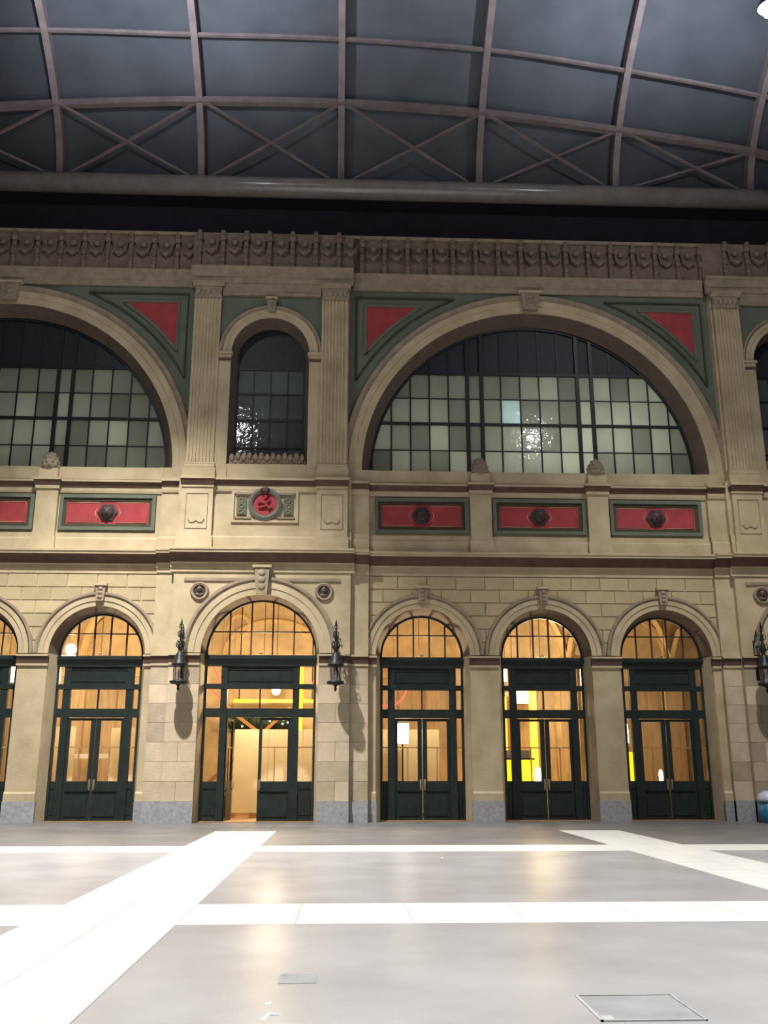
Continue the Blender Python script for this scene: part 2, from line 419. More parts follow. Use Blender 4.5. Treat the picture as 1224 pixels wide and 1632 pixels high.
# wide bays: piers, imposts, arches, cornice, balustrade zone, lunette arch
finials = []
for c in BC:
    cornice(c-HB, c+HB, YW); basecourse(c-HB, c+HB, YW); sillmould(c-HB, c+HB, YW)
    MB().box(c-HB, c+HB, YW-.1, YW+.4, 11.10, ZW-.02).build('window_sill', 'stone', wall)
    for k in (-1.5, -.5, .5, 1.5):
        d = c+k*PITCH_D
        a, b = d-PITCH_D/2+RF, d+PITCH_D/2-RF
        if abs(k) == 1.5:
            a, b = (c-HB, d+PITCH_D/2-RF) if k < 0 else (d-PITCH_D/2+RF, c+HB)
        if not vis(d): continue
        impost(a-.03 if k > -1 else a, b+.03 if k < 1 else b, YW)
        MB().box(a-.03 if k > -1 else a, b+.03 if k < 1 else b, YW-.07, YW+.7, 0, .64).build('plinth', 'plinth', wall)
        MB().sweep([(YW+.02, .64), (YW-.06, .64), (YW-.06, .86), (YW-.02, .92), (YW+.02, .92)], a-.01, b+.01).build('pier_base', 'stone', wall)
    for k in (-1, 0, 1):
        d = c+k*PITCH_D
        if not vis(d): continue
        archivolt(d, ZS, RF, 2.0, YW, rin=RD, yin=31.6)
        jambs(d, 0, ZS, RF, RD, YW, 31.6)
        keystone(d, 6.92, 7.42, .12, .17, YW, .2)
    for k in (-.5, .5):
        d = c+k*PITCH_D
        if not vis(d): continue
        p = MB().box(d-.36, d+.36, YW-.2, YW, 9.07, 10.72).build('pedestal', 'stone', wall)
        MB().box(d-.40, d+.40, YW-.24, YW, 8.6, 9.07).build('pedestal_foot', 'stone', p)
        MB().box(d-.40, d+.40, YW-.26, YW, 10.72, 10.82).build('pedestal_bead', 'stone', p)
        MB().sweep([(YW, 10.82), (YW-.26, 10.82), (YW-.36, 11.0), (YW, 11.0)], d-.44, d+.44).build('pedestal_cove', 'brown', p)
        MB().box(d-.46, d+.46, YW-.38, YW, 11.0, 11.07).build('pedestal_lip', 'stone', p)
        MB().box(d-.32, d+.32, YW-.30, YW, 11.07, 11.42).build('pedestal_block', 'stone', p)
        f = MB()
        f.lathe([(.0, 11.42), (.24, 11.42), (.27, 11.5), (.27, 11.62), (.22, 11.80), (.12, 11.97), (0, 12.06)], d, YW-.12, 12)
        for r_ in range(4):
            rr = (.27, .26, .21, .13)[r_]; zz = (11.52, 11.66, 11.79, 11.91)[r_]
            for j in range(9):
                a = 2*PI*(j+.5*(r_ % 2))/9
                f.ball((d+rr*math.cos(a), YW-.12+rr*math.sin(a), zz), (.055, .055, .075), 6, 4)
        f.build('pine_cone_finial', 'relief', p)
    # coloured panels under the lunette
    for k in (-1, 0, 1):
        d = c+k*PITCH_D
        if not vis(d): continue
        z0, z1, h = 9.32, 10.56, 1.60
        p = MB()
        for (a, b, e, g) in ((d-h, d+h, z1-.12, z1), (d-h, d+h, z0, z0+.12), (d-h, d-h+.12, z0+.12, z1-.12), (d+h-.12, d+h, z0+.12, z1-.12)):
            p.box(a, b, YW-.12, YW+.02, e, g)
        p = p.build('panel_surround', 'green', wall)
        q = MB(); h2 = h-.12; e0, e1 = z0+.12, z1-.12
        for (a, b, e, g) in ((d-h2, d+h2, e1-.1, e1), (d-h2, d+h2, e0, e0+.1), (d-h2, d-h2+.1, e0+.1, e1-.1), (d+h2-.1, d+h2, e0+.1, e1-.1)):
            q.box(a, b, YW-.06, YW+.02, e, g)
        q.build('panel_border', 'dgreen', p)
        MB().box(d-h2+.1, d+h2-.1, YW-.03, YW+.02, e0+.1, e1-.1).build('red_field', 'red', p)
        g0, g1, zm = e0+.15, e1-.15, (e0+e1)/2
        l = MB(); t = .018; hx = h2-.17; hh = .42
        for s in (-1, 1):
            l.tube([(d+s*(hh-.12), YW-.035, g1), (d+s*hx, YW-.035, g1), (d+s*hx, YW-.035, g0), (d+s*(hh-.12), YW-.035, g0), (d+s*hh, YW-.035, zm)], t, 5, closed=True)
        l.build('gold_line', 'gold', p)
        MB().arc([(0.001, YW-.02), (.34, YW-.02), (.34, YW-.06), (.28, YW-.10), (.001, YW-.10)], d, zm, 0, 2*PI, 6).build('hexagon_field', 'boss', p)
        b = MB().dome(d, YW-.08, zm, .23, .16, 12, 4)
        b.ball((d, YW-.24, zm-.03), (.05, .06, .08), 8, 6); b.ball((d-.09, YW-.2, zm+.07), (.05, .04, .035), 8, 5); b.ball((d+.09, YW-.2, zm+.07), (.05, .04, .035), 8, 5)
        b.build('mask_boss', 'boss', p)
    # lunette arch and its spandrels
    sp = MB()
    arch_wall(sp, c-HB-.9, c+HB+.9, c, RWF+.02, ZW, ZW-.4, 18.5, YW+.02, 31.9, 48)
    sp.build('spandrel_wall', 'green', wall)
    archivolt(c, ZW, RWF, 6.78, YW+.02, n=64, rin=RWG, yin=31.62)
    keystone(c, 17.72, 18.38, .26, .34, YW, .2)
    for s in (-1, 1): MB().box(min(c+s*5.7, c+s*6.78), max(c+s*5.7, c+s*6.78), YW-.08, YW+.6, 11.0, ZW).build('arch_foot', 'stone', wall)
    for s in (-1, 1):
        R0 = 7.42; xo = c+s*6.0; zt = 17.82
        a0 = math.atan2(math.sqrt(R0**2-6.0**2), 6.0); a1 = math.asin((zt-ZW)/R0)
        pts = [(xo, zt)]+[(c+s*R0*math.cos(a1+(a0-a1)*i/14), ZW+R0*math.sin(a1+(a0-a1)*i/14)) for i in range(15)]
        if not vis(xo): continue
        t = MB().prism(pts, YW-.03, YW+.03).build('red_spandrel_field', 'red', wall)
        fr = MB(); fr.tube([(x, YW-.01, z) for x, z in pts], .07, closed=True, square=True); fr.build('spandrel_border', 'green', t)
        P2 = []; R1 = 7.15; xo2 = c+s*6.32; zt2 = 18.15
        b0 = math.atan2(math.sqrt(R1**2-6.32**2), 6.32); b1 = math.asin((zt2-ZW)/R1)
        P2 = [(xo2, zt2)]+[(c+s*R1*math.cos(b1+(b0-b1)*i/16), ZW+R1*math.sin(b1+(b0-b1)*i/16)) for i in range(17)]
        MB().tube([(x, YW-.0, z) for x, z in P2], .05, closed=True, square=True).build('spandrel_line', 'dgreen', t)

# narrow bays
def circ(cx, cz, r, y, n=28): return [(cx+r*math.cos(2*PI*i/n), y, cz+r*math.sin(2*PI*i/n)) for i in range(n)]
for c in NC:
    cornice(c-HN-.12, c+HN+.12, NP); sillmould(c-HN+.1, c+HN-.1, NP-.02); basecourse(c-HN, c+HN, NP)
    for s in (-1, 1):
        a, b = sorted((c+s*(HN+.0), c+s*HS)); cornice(a, b, SP); basecourse(a, b, SP); sillmould(a, b, SP)
        a, b = sorted((c+s*RNF, c+s*HN)); impost(a, b, NP)
        MB().box(a, b, NP-.06, NP+.5, 0, .64).build('plinth', 'plinth', wall)
        a2, b2 = sorted((c+s*HN, c+s*HS)); impost(a2, b2, SP)
        MB().box(a2, b2, SP-.06, SP+.3, 0, .64).build('plinth', 'plinth', wall)
        for i in range(7):                       # pier stones
            z0 = .64+i*.597
            if i % 2: ashlar(a, b, z0, z0+.597, NP, [], 'pier', .005, .02)
            else:
                mid = a+(b-a)*(.44 if s < 0 else .56)
                ashlar(a, mid, z0, z0+.597, NP, [], 'pier', .005, .02); ashlar(mid, b, z0, z0+.597, NP, [], 'pier', .005, .02)
            ashlar(a2, b2, z0, z0+.597, SP, [], 'pier', .005, .02)
        # string panel around the arch
        MB().box(min(c+s*.35, c+s*(HN-.35)), max(c+s*.35, c+s*(HN-.35)), NP-.05, NP, 7.56, 7.66).build('string_moulding', 'relief', wall)
        # portrait roundel
        rx = c+s*2.03; rz = 7.22
        r_ = MB().arc([(.20, NP+.01), (.20, NP-.06), (.27, NP-.09), (.31, NP-.04), (.31, NP+.01)], rx, rz, 0, 2*PI, 24).build('roundel', 'relief', wall)
        MB().arc([(.001, NP+.0), (.21, NP+.0), (.21, NP-.02), (.001, NP-.02)], rx, rz, 0, 2*PI, 24).build('roundel_field', 'boss', r_)
        h_ = MB().ball((rx, NP-.08, rz+.05), (.085, .11, .11), 10, 8); h_.ball((rx, NP-.05, rz-.12), (.15, .08, .08), 10, 6); h_.ball((rx, NP-.19, rz+.04), (.02, .03, .03), 6, 5)
        h_.build('carved_head', 'soffit', r_)
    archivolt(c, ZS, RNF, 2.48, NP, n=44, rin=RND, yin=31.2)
    jambs(c, 0, ZS, RNF, RND, NP, 31.2)
    keystone(c, 7.12, 7.98, .18, .25, NP, .26)
    # pedestal zone below the pilasters, medallion panel between them
    for s in (-1, 1):
        d = c+s*2.25
        p = MB().box(d-.52, d+.52, NP-.18, NP, 9.05, 10.72).build('pilaster_pedestal', 'stone', wall)
        MB().box(d-.56, d+.56, NP-.22, NP, 8.6, 9.05).build('pedestal_foot', 'stone', p)
        MB().sweep([(NP, 10.72), (NP-.22, 10.72), (NP-.22, 10.80), (NP, 10.80)], d-.54, d+.54).build('pedestal_bead', 'stone', p)
        MB().sweep([(NP, 10.80), (NP-.24, 10.80), (NP-.34, 10.98), (NP, 10.98)], d-.56, d+.56).build('pedestal_cove', 'brown', p)
        MB().box(d-.58, d+.58, NP-.36, NP, 10.98, 11.07).build('pedestal_lip', 'stone', p)
        MB().tube([(d-.36, NP-.185, 9.3), (d-.36, NP-.185, 10.5), (d+.36, NP-.185, 10.5), (d+.36, NP-.185, 9.3)], .022, closed=True, square=True).build('panel_line', 'relief', p)
        MB().tube([(d-.26, NP-.19, 9.62), (d-.2, NP-.19, 9.50), (d-.1, NP-.19, 9.5), (d, NP-.19, 9.56), (d+.1, NP-.19, 9.5), (d+.2, NP-.19, 9.5), (d+.26, NP-.19, 9.62)], .022, 6).build('bracket_carving', 'relief', p)
    z0, z1 = 9.55, 10.66; hw = 1.12
    pnl = MB()
    for (a, b, e, g) in ((c-hw, c+hw, z1-.09, z1), (c-hw, c+hw, z0, z0+.09), (c-hw, c-hw+.09, z0+.09, z1-.09), (c+hw-.09, c+hw, z0+.09, z1-.09)):
        pnl.box(a, b, NP-.07, NP, e, g)
    pnl = pnl.build('medallion_panel', 'stone', wall)
    for s in (-1, 1):
        MB().box(c+s*.78-.16, c+s*.78+.16, NP-.05, NP, 9.82, 10.42).build('ornament_field', 'green', pnl)
        o = MB()
        for zz in (9.92, 10.12, 10.32):
            o.tube(circ(c+s*.78, zz, .075, NP-.06, 10), .022, 5, closed=True)
        o.build('scroll_ornament', 'relief', pnl)
        for zz in (9.70, 10.54):
            MB().box(min(c+s*.45, c+s*1.0), max(c+s*.45, c+s*1.0), NP-.10, NP, zz-.035, zz+.035).build('scroll_bar', 'relief', pnl)
    zc = 10.18
    med = MB().arc([(.40, NP), (.40, NP-.10), (.48, NP-.15), (.57, NP-.10), (.57, NP)], c, zc, 0, 2*PI, 32).build('medallion_rim', 'green', pnl)
    MB().arc([(.001, NP), (.41, NP), (.41, NP-.05), (.001, NP-.05)], c, zc, 0, 2*PI, 32).build('medallion_field', 'red', pnl)
    f = MB()
    f.tube([(c-.24, NP-.09, zc+.02), (c-.12, NP-.10, zc+.08), (c, NP-.11, zc+.01), (c+.12, NP-.10, zc+.1), (c+.2, NP-.09, zc+.14)], [.02, .045, .06, .04, .02], 6)
    f.tube([(c-.22, NP-.09, zc-.16), (c-.06, NP-.10, zc-.10), (c+.06, NP-.11, zc-.04), (c+.14, NP-.10, zc-.16), (c+.26, NP-.09, zc-.10)], [.02, .045, .06, .045, .02], 6)
    f.ball((c+.02, NP-.10, zc+.24), (.07, .05, .09), 8, 6)
    f.build('relief_figure', 'red', pnl)
    MB().ball((c, NP-.14, zc+.46), (.17, .1, .12), 10, 6).build('medallion_crest', 'boss', pnl)
    # small arched window surround
    up = MB(); arch_wall(up, c-1.8, c+1.8, c, RSF, ZSW, 11.1, 18.5, NP+.10, 31.9, 28); up.build('window_bay_wall', 'green', wall)
    archivolt(c, ZSW, RSF, 1.80, NP+.10, n=30, rin=RSG, yin=31.3)
    jambs(c, 11.45, ZSW, RSF, RSG, NP+.10, 31.3, m='soffit')
    keystone(c, 17.30, 17.78, .12, .17, NP+.08, .18)
    MB().box(c-RSF, c+RSF, NP+.02, 31.3, 11.1, 11.62).build('small_window_sill', 'stone', wall)
    cr = MB().box(c-1.3, c+1.3, NP+.18, NP+.45, 11.62, 11.95)
    for i in range(13):
        x = c-1.2+i*.2; cr.ball((x, NP+.16, 11.90+.05*(i % 2)), (.09, .07, .14), 8, 6); cr.ball((x+.1, NP+.16, 11.72), (.06, .05, .07), 6, 5)
    cr.build('leaf_cresting', 'relief', wall)
    MB().sweep([(NP+.12, 17.95), (NP-.02, 17.95), (NP-.06, 18.02), (NP+.0, 18.06), (NP+.0, 18.5), (NP+.12, 18.5)], c-1.75, c+1.75).build('lintel_band', 'relief', wall)
    for s in (-1, 1):
        d = c+s*1.585
        t = MB().box(d-.215, d+.215, NP+.0, NP+.15, 11.45, 15.42).build('jamb_strip', 'stone', wall)
        MB().box(d-.24, d+.24, NP-.04, NP+.15, 11.1, 11.45).build('strip_base', 'stone', t)
        MB().box(d-.25, d+.25, NP-.05, NP+.15, 15.42, 15.50).build('strip_necking', 'brown', t)
        MB().box(d-.23, d+.23, NP-.02, NP+.15, 15.50, 15.66).build('strip_capital', 'stone', t)
        MB().box(d-.27, d+.27, NP-.07, NP+.15, 15.66, 15.75).build('strip_abacus', 'stone', t)
        # fluted pilaster
        d = c+s*2.25; w_ = .46; y = NP-.08
        prof = [(d-w_, NP+.13), (d-w_, y), (d-w_+.05, y)]; nf = 7; fw = (2*w_-.10)/nf
        for i in range(nf):
            a = d-w_+.05+i*fw
            prof += [(a+fw*.18, y), (a+fw*.26, y+.045), (a+fw*.74, y+.045), (a+fw*.82, y)]
        prof += [(d+w_-.05, y), (d+w_, y), (d+w_, NP+.13)]
        n = len(prof); vs = [(px, py, z) for z in (11.62, 17.78) for px, py in prof]
        sh = MB().add(vs, [tuple(range(n-1, -1, -1)), tuple(range(n, 2*n))]+[(i, (i+1) % n, (i+1) % n+n, i+n) for i in range(n)]).build('pilaster_shaft', 'stone', wall)
        MB().box(d-w_-.08, d+w_+.08, y-.1, NP+.13, 11.07, 11.42).build('pilaster_base', 'stone', sh)
        MB().sweep([(NP+.1, 11.42), (y-.09, 11.42), (y-.1, 11.48), (y-.06, 11.53), (y-.07, 11.58), (y-.02, 11.62), (NP+.1, 11.62)], d-w_-.05, d+w_+.05).build('pilaster_torus', 'stone', sh)
        MB().box(d-w_-.03, d+w_+.03, y-.04, NP+.13, 17.78, 17.86).build('pilaster_necking', 'relief', sh)
        cap = MB().box(d-w_, d+w_, y-.02, NP+.13, 17.86, 18.22)
        for i in range(5): cap.ball((d-.36+i*.18, y-.03, 18.02), (.08, .05, .12), 8, 6)
        cap.build('pilaster_capital', 'relief', sh)
        MB().sweep([(NP+.1, 18.22), (y-.06, 18.22), (y-.13, 18.34), (y-.13, 18.42), (NP+.1, 18.42)], d-w_-.10, d+w_+.10).build('pilaster_abacus', 'relief', sh)

# entablature and frieze
def entab(x0, x1, y):
    MB().sweep([(y+.2, 18.42), (y-.05, 18.42), (y-.05, 18.62), (y-.10, 18.65), (y-.10, 18.88), (y-.17, 18.96), (y-.17, 19.05), (y+.2, 19.08)], x0, x1).build('entablature_band', 'relief', wall)
ed = sorted([-20]+[v for c in NC for v in (c-HN, c+HN)]+[24])
for i in range(len(ed)-1):
    entab(ed[i], ed[i+1], YW-.02 if i % 2 == 0 else NP+.02)
for c in NC: MB().box(c-HN, c+HN, NP+.12, YW+.1, 18.42, 20.5).build('frieze_break', 'frieze', wall)
def frieze_y(x): return NP+.12 if any(abs(x-c) < HN for c in NC) else YW
fig = None; sw = None; x = -13.8; i = 0
while x < 17.8:
    y = frieze_y(x)
    if fig is None:
        f = MB(); f.sweep([(.05, 0), (-.10, 0), (-.16, .35), (-.10, .7), (-.14, 1.05), (-.24, 1.3), (-.24, 1.40), (.05, 1.40)], -.07, .07)
        f.ball((0, -.16, .62), (.11, .1, .16), 8, 6); f.ball((0, -.2, 1.12), (.13, .1, .12), 8, 6); f.ball((0, -.12, .25), (.1, .07, .1), 8, 6)
        fig = f.build('frieze_console', 'frieze', wall, origin=(0, 0, 0)); o1 = fig
        s_ = MB(); s_.tube([(.12, -.05, 1.05), (.25, -.1, .72), (.42, -.13, .58), (.59, -.1, .72), (.72, -.05, 1.05)], [.04, .08, .11, .08, .04], 8)
        s_.ball((.42, -.06, 1.02), (.13, .09, .13), 10, 6)
        for q in range(5): s_.ball((.22+q*.1, -.16, .66-.05*(2-abs(2-q))), .055, 6, 5)
        sw = s_.build('frieze_garland', 'frieze', wall, origin=(0, 0, 0)); o2 = sw
    else:
        o1 = inst(fig, 'frieze_console', wall, (0, 0, 0)); o2 = inst(sw, 'frieze_garland', wall, (0, 0, 0))
    o1.location = (x, y, 19.09); o2.location = (x, y, 19.09)
    x += .84; i += 1

# ------------------------------------------------------------------ glazing helpers
def cell_poly(x0, x1, z0, z1, r, n=8):        # rectangle clipped by the arch of radius r about the origin
    if z0 >= r: return None
    lim = math.sqrt(max(0, r*r-max(z0, 0)**2)); a, b = max(x0, -lim), min(x1, lim)
    if b-a < .03: return None
    top = []
    for i in range(n+1):
        x = a+(b-a)*i/n
        top.append((x, min(z1, math.sqrt(max(0, r*r-x*x)) if z1 > 0 else z1)))
    poly = [(a, z0), (b, z0)]+[(x, z) for x, z in reversed(top) if z-z0 > .004]
    return poly if len(poly) > 2 else None
def glaze(parent, cx, zs, r, y, xlines, zlines, pick, name='pane', gap=.012):
    for i in range(len(xlines)-1):
        for j in range(len(zlines)-1):
            if not vis(cx+(xlines[i]+xlines[i+1])/2): continue
            p = cell_poly(xlines[i]+gap, xlines[i+1]-gap, zlines[j]+gap, zlines[j+1]-gap, r-.01)
            if not p: continue
            px = sum(q[0] for q in p)/len(p); pz = sum(q[1] for q in p)/len(p)
            MB().prism([(cx+q[0], zs+q[1]) for q in p], y-.008, y+.008).build(name, pick(i, j, px, pz), parent, origin=(cx+px, y, zs+pz))

# ------------------------------------------------------------------ big lunette windows and small arched windows
wn = 0
for c in BC:
    wn += 1
    y = 31.68
    wdw = MB().arc([(RWG+.12, y-.08), (RWG-.09, y-.08), (RWG-.09, y+.06), (RWG+.12, y+.06)], c, ZW, n=56).build('window_%d' % wn, 'lead', kind='structure')
    MB().box(c-RWG, c+RWG, y-.08, y+.06, ZW, ZW+.09).build('bottom_rail', 'lead', wdw)
    zl = [.05, 1.0, 2.0, 2.98, 3.95, RWG]
    inner = [-1.76+.704*k for k in range(6)]
    left = [-2.28-.69*k for k in range(6)]
    xl = sorted(left+inner+[-q for q in left])
    for xx in xl:
        heavy = min(abs(abs(xx)-1.76), abs(abs(xx)-2.28)) < .01
        if abs(xx) >= RWG-.1 or not vis(c+xx): continue
        t = .065 if heavy else .024
        MB().box(c+xx-t, c+xx+t, y-(.10 if heavy else .04), y+.03, ZW+.05, ZW+math.sqrt(RWG**2-xx*xx)).build('mullion' if heavy else 'glazing_bar', 'lead', wdw)
    for j, zz in enumerate(zl[1:5]):
        t = .05 if j in (1, 3) else .018
        h = math.sqrt(RWG**2-zz*zz)
        MB().box(c-h, c+h, y-(.09 if t > .03 else .035), y+.03, ZW+zz-t, ZW+zz+t).build('transom_bar', 'lead', wdw)
    xl2 = [-RWG]+xl+[RWG]
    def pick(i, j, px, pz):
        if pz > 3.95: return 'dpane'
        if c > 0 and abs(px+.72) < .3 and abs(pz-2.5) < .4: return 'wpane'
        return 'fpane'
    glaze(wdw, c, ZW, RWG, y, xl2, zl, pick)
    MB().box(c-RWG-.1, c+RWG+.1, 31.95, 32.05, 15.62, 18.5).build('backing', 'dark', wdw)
    if True:  # unseen room added to backlight the panes; its slab keeps upper ones dark
        rm = MB().box(c-6.2, c+6.2, 34.6, 34.7, 11.3, 15.6).build('wall_added_room', 'office', kind='structure')
        MB().box(c-6.3, c-6.2, 32, 34.7, 11.3, 15.6).build('room_side', 'office', rm); MB().box(c+6.2, c+6.3, 32, 34.7, 11.3, 15.6).build('room_side', 'office', rm)
        MB().box(c-6.2, c+6.2, 31.74, 34.7, 15.48, 15.6).build('added_ceiling_slab', 'office', rm); MB().box(c-6.2, c+6.2, 32, 34.7, 11.2, 11.3).build('room_floor', 'office', rm)
        for (dx, pw) in (((.2, 170.0), (3.1, 150.0), (-3.6, 40.0)) if c > 0 else ((.6, 50.0), (3.6, 50.0))):  # backlights added to brighten the lower panes
            t = thing('added_backlight', (c+dx, 33.4, 13.1), 'added backlight in the unseen room behind the %s' % ('lunette with the pale blue pane' if c > 0 else 'lunette without a blue pane'), 'lamp', 'added backlights behind the lunettes')
            MB().ball((c+dx, 33.4, 13.1), .16, 12, 8).build('globe', 'globe', t); MB().tube([(c+dx, 33.4, 13.25), (c+dx, 33.4, 15.48)], .012, 6).build('stem', 'iron', t)
            ld = bpy.data.lights.new('added_pane_light', 'POINT'); ld.energy = pw; ld.color = (1, .97, .85); ld.shadow_soft_size = .2
            lo = bpy.data.objects.new('added_pane_light', ld); C.objects.link(lo); lo.location = (c+dx, 33.15, 13.0); lo.parent = t; lo.matrix_parent_inverse = pinv(t)
for c in NC:
    wn += 1; y = 31.36
    wdw = MB().arc([(RSG+.1, y-.06), (RSG-.06, y-.06), (RSG-.06, y+.05), (RSG+.1, y+.05)], c, ZSW, n=30).build('window_%d' % wn, 'lead', kind='structure')
    for s in (-1, 1): MB().box(c+s*RSG-.06, c+s*RSG+.06, y-.06, y+.05, 11.62, ZSW).build('side_rail', 'lead', wdw)
    xl = [-RSG, -.605, 0, .605, RSG]; zl = [-4.1, -3.32, -2.30, -1.30, -.34, RSG]
    for xx in xl[1:-1]: MB().box(c+xx-.02, c+xx+.02, y-.04, y+.03, 11.62, ZSW-.34).build('glazing_bar', 'lead', wdw)
    for j, zz in enumerate(zl[1:-1]):
        t = .045 if j in (1, 3) else .018
        MB().box(c-RSG, c+RSG, y-.05, y+.03, ZSW+zz-t, ZSW+zz+t).build('transom_bar', 'lead', wdw)
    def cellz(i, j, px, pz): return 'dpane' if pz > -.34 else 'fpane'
    for i in range(4):
        for j in range(4):
            a, b, e, f = xl[i]+.012, xl[i+1]-.012, zl[j]+.012, zl[j+1]-.012
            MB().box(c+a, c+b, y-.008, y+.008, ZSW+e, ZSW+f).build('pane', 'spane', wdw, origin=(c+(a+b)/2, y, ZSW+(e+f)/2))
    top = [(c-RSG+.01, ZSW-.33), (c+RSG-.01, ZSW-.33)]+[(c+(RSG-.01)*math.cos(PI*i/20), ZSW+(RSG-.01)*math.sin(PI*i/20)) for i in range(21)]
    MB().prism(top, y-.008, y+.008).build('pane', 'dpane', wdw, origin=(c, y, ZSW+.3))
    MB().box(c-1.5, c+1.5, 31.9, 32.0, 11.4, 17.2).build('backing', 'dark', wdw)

# ------------------------------------------------------------------ doors
dn = 0
def door(cx, R, y, narrow=False, open_left=False, fine=True):
    global dn
    dn += 1
    if narrow: p0, p1, gl0, gl1, glc = 1.06, 1.27, 1.14, .92, .16   # post inner / outer half positions
    else: p0, p1, gl0, gl1, glc = .90, 1.13, .82, .82, .145
    d = y
    root = empty('door_%d' % dn, (cx, y, 0), kind='structure')
    fr = MB()
    for s in (-1, 1):
        a, b = sorted((cx+s*(R-.07), cx+s*(R+.12))); fr.box(a, b, d-.05, d+.1, 0, ZS)
        a, b = sorted((cx+s*p0, cx+s*p1)); fr.box(a, b, d-.07, d+.1, 0, 4.85)
    fr.box(cx-R, cx+R, d-.06, d+.1, 3.22, 3.50)
    fr.box(cx-R, cx+R, d-.09, d+.1, 4.12, 4.28)
    fr.arc([(R+.1, d-.05), (R-.05, d-.05), (R-.05, d+.08), (R+.1, d+.08)], cx, ZS, n=28)
    fr.build('frame', 'door', root)
    MB().sweep([(d+.1, 4.85), (d-.10, 4.85), (d-.12, 4.95), (d-.22, 5.08), (d-.22, 5.18), (d+.1, 5.24)], cx-R, cx+R).build('transom_cornice', 'door', root)
    tp = MB().box(cx-p1, cx+p1, d-.03, d+.06, 4.28, 4.85).build('transom_panel', 'door', root)
    MB().tube([(cx-p1+.12, d-.035, 4.38), (cx+p1-.12, d-.035, 4.38), (cx+p1-.12, d-.035, 4.75), (cx-p1+.12, d-.035, 4.75)], .022, closed=True, square=True).build('panel_moulding', 'door', tp)
    # glass beside the panel, in the transom and in the side lights
    for s in (-1, 1):
        a, b = sorted((cx+s*(p1+.005), cx+s*(R-.075)))
        MB().box(a, b, d+.02, d+.03, 4.28, 4.85).build('pane', 'pane', root)
        MB().box(a, b, d+.02, d+.03, 3.5, 4.12).build('pane', 'pane', root)
        sl = MB().box(a, b, d+.0, d+.06, 0, 1.23).build('side_panel', 'door', root)
        MB().box(a+.03, b-.03, d-.015, d, .2, .9).build('raised_field', 'door', sl)
        MB().box(a, b, d-.02, d+.0, 1.0, 1.06).build('panel_rail', 'door', sl)
        MB().box(a, b, d+.02, d+.03, 1.24, 2.27).build('pane', 'pane', root); MB().box(a, b, d+.02, d+.03, 2.29, 3.21).build('pane', 'pane', root)
        MB().box(a, b, d-.02, d+.04, 2.26, 2.30).build('glazing_bar', 'wood', root)
        a, b = sorted((cx+s*.02, cx+s*p0))
        MB().box(a, b, d+.02, d+.03, 3.5, 4.12).build('pane', 'pane', root)
    MB().box(cx-.025, cx+.025, d-.03, d+.05, 3.5, 4.12).build('glazing_bar', 'door', root)
    # fanlight
    n = 5; xl = [-R+.04+(2*R-.08)*i/n for i in range(n+1)]
    zl = [.02, .72 if not narrow else .76, R]
    for xx in xl[1:-1]:
        MB().box(cx+xx-.024, cx+xx+.024, d-.03, d+.05, ZS, ZS+math.sqrt((R-.04)**2-xx*xx)).build('fanlight_bar', 'boss', root)
    h = math.sqrt((R-.04)**2-zl[1]**2); MB().box(cx-h, cx+h, d-.03, d+.05, ZS+zl[1]-.02, ZS+zl[1]+.02).build('fanlight_bar', 'boss', root)
    glaze(root, cx, ZS, R-.05, d+.025, xl, zl, lambda *a: 'pane')
    bl = MB().ball((cx, d-.2, 5.27), (.05, .05, .04), 8, 6); bl.build('cornice_stud', 'brass', root)
    # leaves
    for s in (-1, 1):
        hinge = cx+s*p0
        a, b = sorted((0, -s*(p0-.01)))           # local x along the leaf from the hinge
        lf = MB(); L = p0-.01; gs0, gs1 = (.09, L-glc) if not narrow else (.13, L-.10)
        f_ = lambda t: -s*t
        def bxl(mb, t0, t1, y0, y1, z0, z1):
            q0, q1 = sorted((f_(t0), f_(t1))); mb.box(q0, q1, y0, y1, z0, z1)
        bxl(lf, 0, gs0, -.035, .035, .02, 3.2); bxl(lf, gs1, L, -.035, .035, .02, 3.2)
        bxl(lf, gs0, gs1, -.035, .035, 3.12, 3.2); bxl(lf, gs0, gs1, -.035, .035, .02, 1.23)
        leaf = lf.build('leaf', 'door', None)
        leaf.location = (hinge, d+.02, 0); leaf.parent = root; leaf.matrix_parent_inverse = pinv(root)
        if open_left and s < 0: leaf.rotation_euler = (0, 0, math.radians(84))
        def sub(mb, nm, m_):
            o = mb.build(nm, m_); o.parent = leaf; return o
        q = MB(); bxl(q, gs0, gs1, -.02, .03, 2.26, 2.30); sub(q, 'glazing_bar', 'wood')
        q = MB(); bxl(q, (gs0+gs1)/2-.018, (gs0+gs1)/2+.018, -.02, .03, 1.23, 2.26); sub(q, 'glazing_bar', 'wood')
        q = MB(); bxl(q, gs0, gs1, -.004, .004, 2.30, 3.12); sub(q, 'pane', 'pane')
        for (t0, t1) in ((gs0, (gs0+gs1)/2-.018), ((gs0+gs1)/2+.018, gs1)):
            q = MB(); bxl(q, t0, t1, -.004, .004, 1.23, 2.26); sub(q, 'pane', 'pane')
        q = MB(); bxl(q, .1, L-.1, -.06, -.035, .16, .80); sub(q, 'raised_field', 'door')
        q = MB(); bxl(q, .08, L-.08, -.075, -.035, .92, .97); sub(q, 'panel_rail', 'door')
        hm = MB(); hx = f_(L-.06)
        hm.tube([(hx, -.035, .98), (hx, -.10, 1.0), (hx, -.10, 1.24), (hx, -.035, 1.26)], .017, 7); hm.box(hx-.03, hx+.03, -.05, -.03, .95, 1.29)
        sub(hm, 'handle', 'brass')
    MB().box(cx-R, cx+R, d-.15, d+.5, -.02, .025).build('threshold', 'wood', root)
    return root
for c in BC:
    for k in (-1, 0, 1):
        if vis(c+k*PITCH_D): door(c+k*PITCH_D, RD, 31.62)
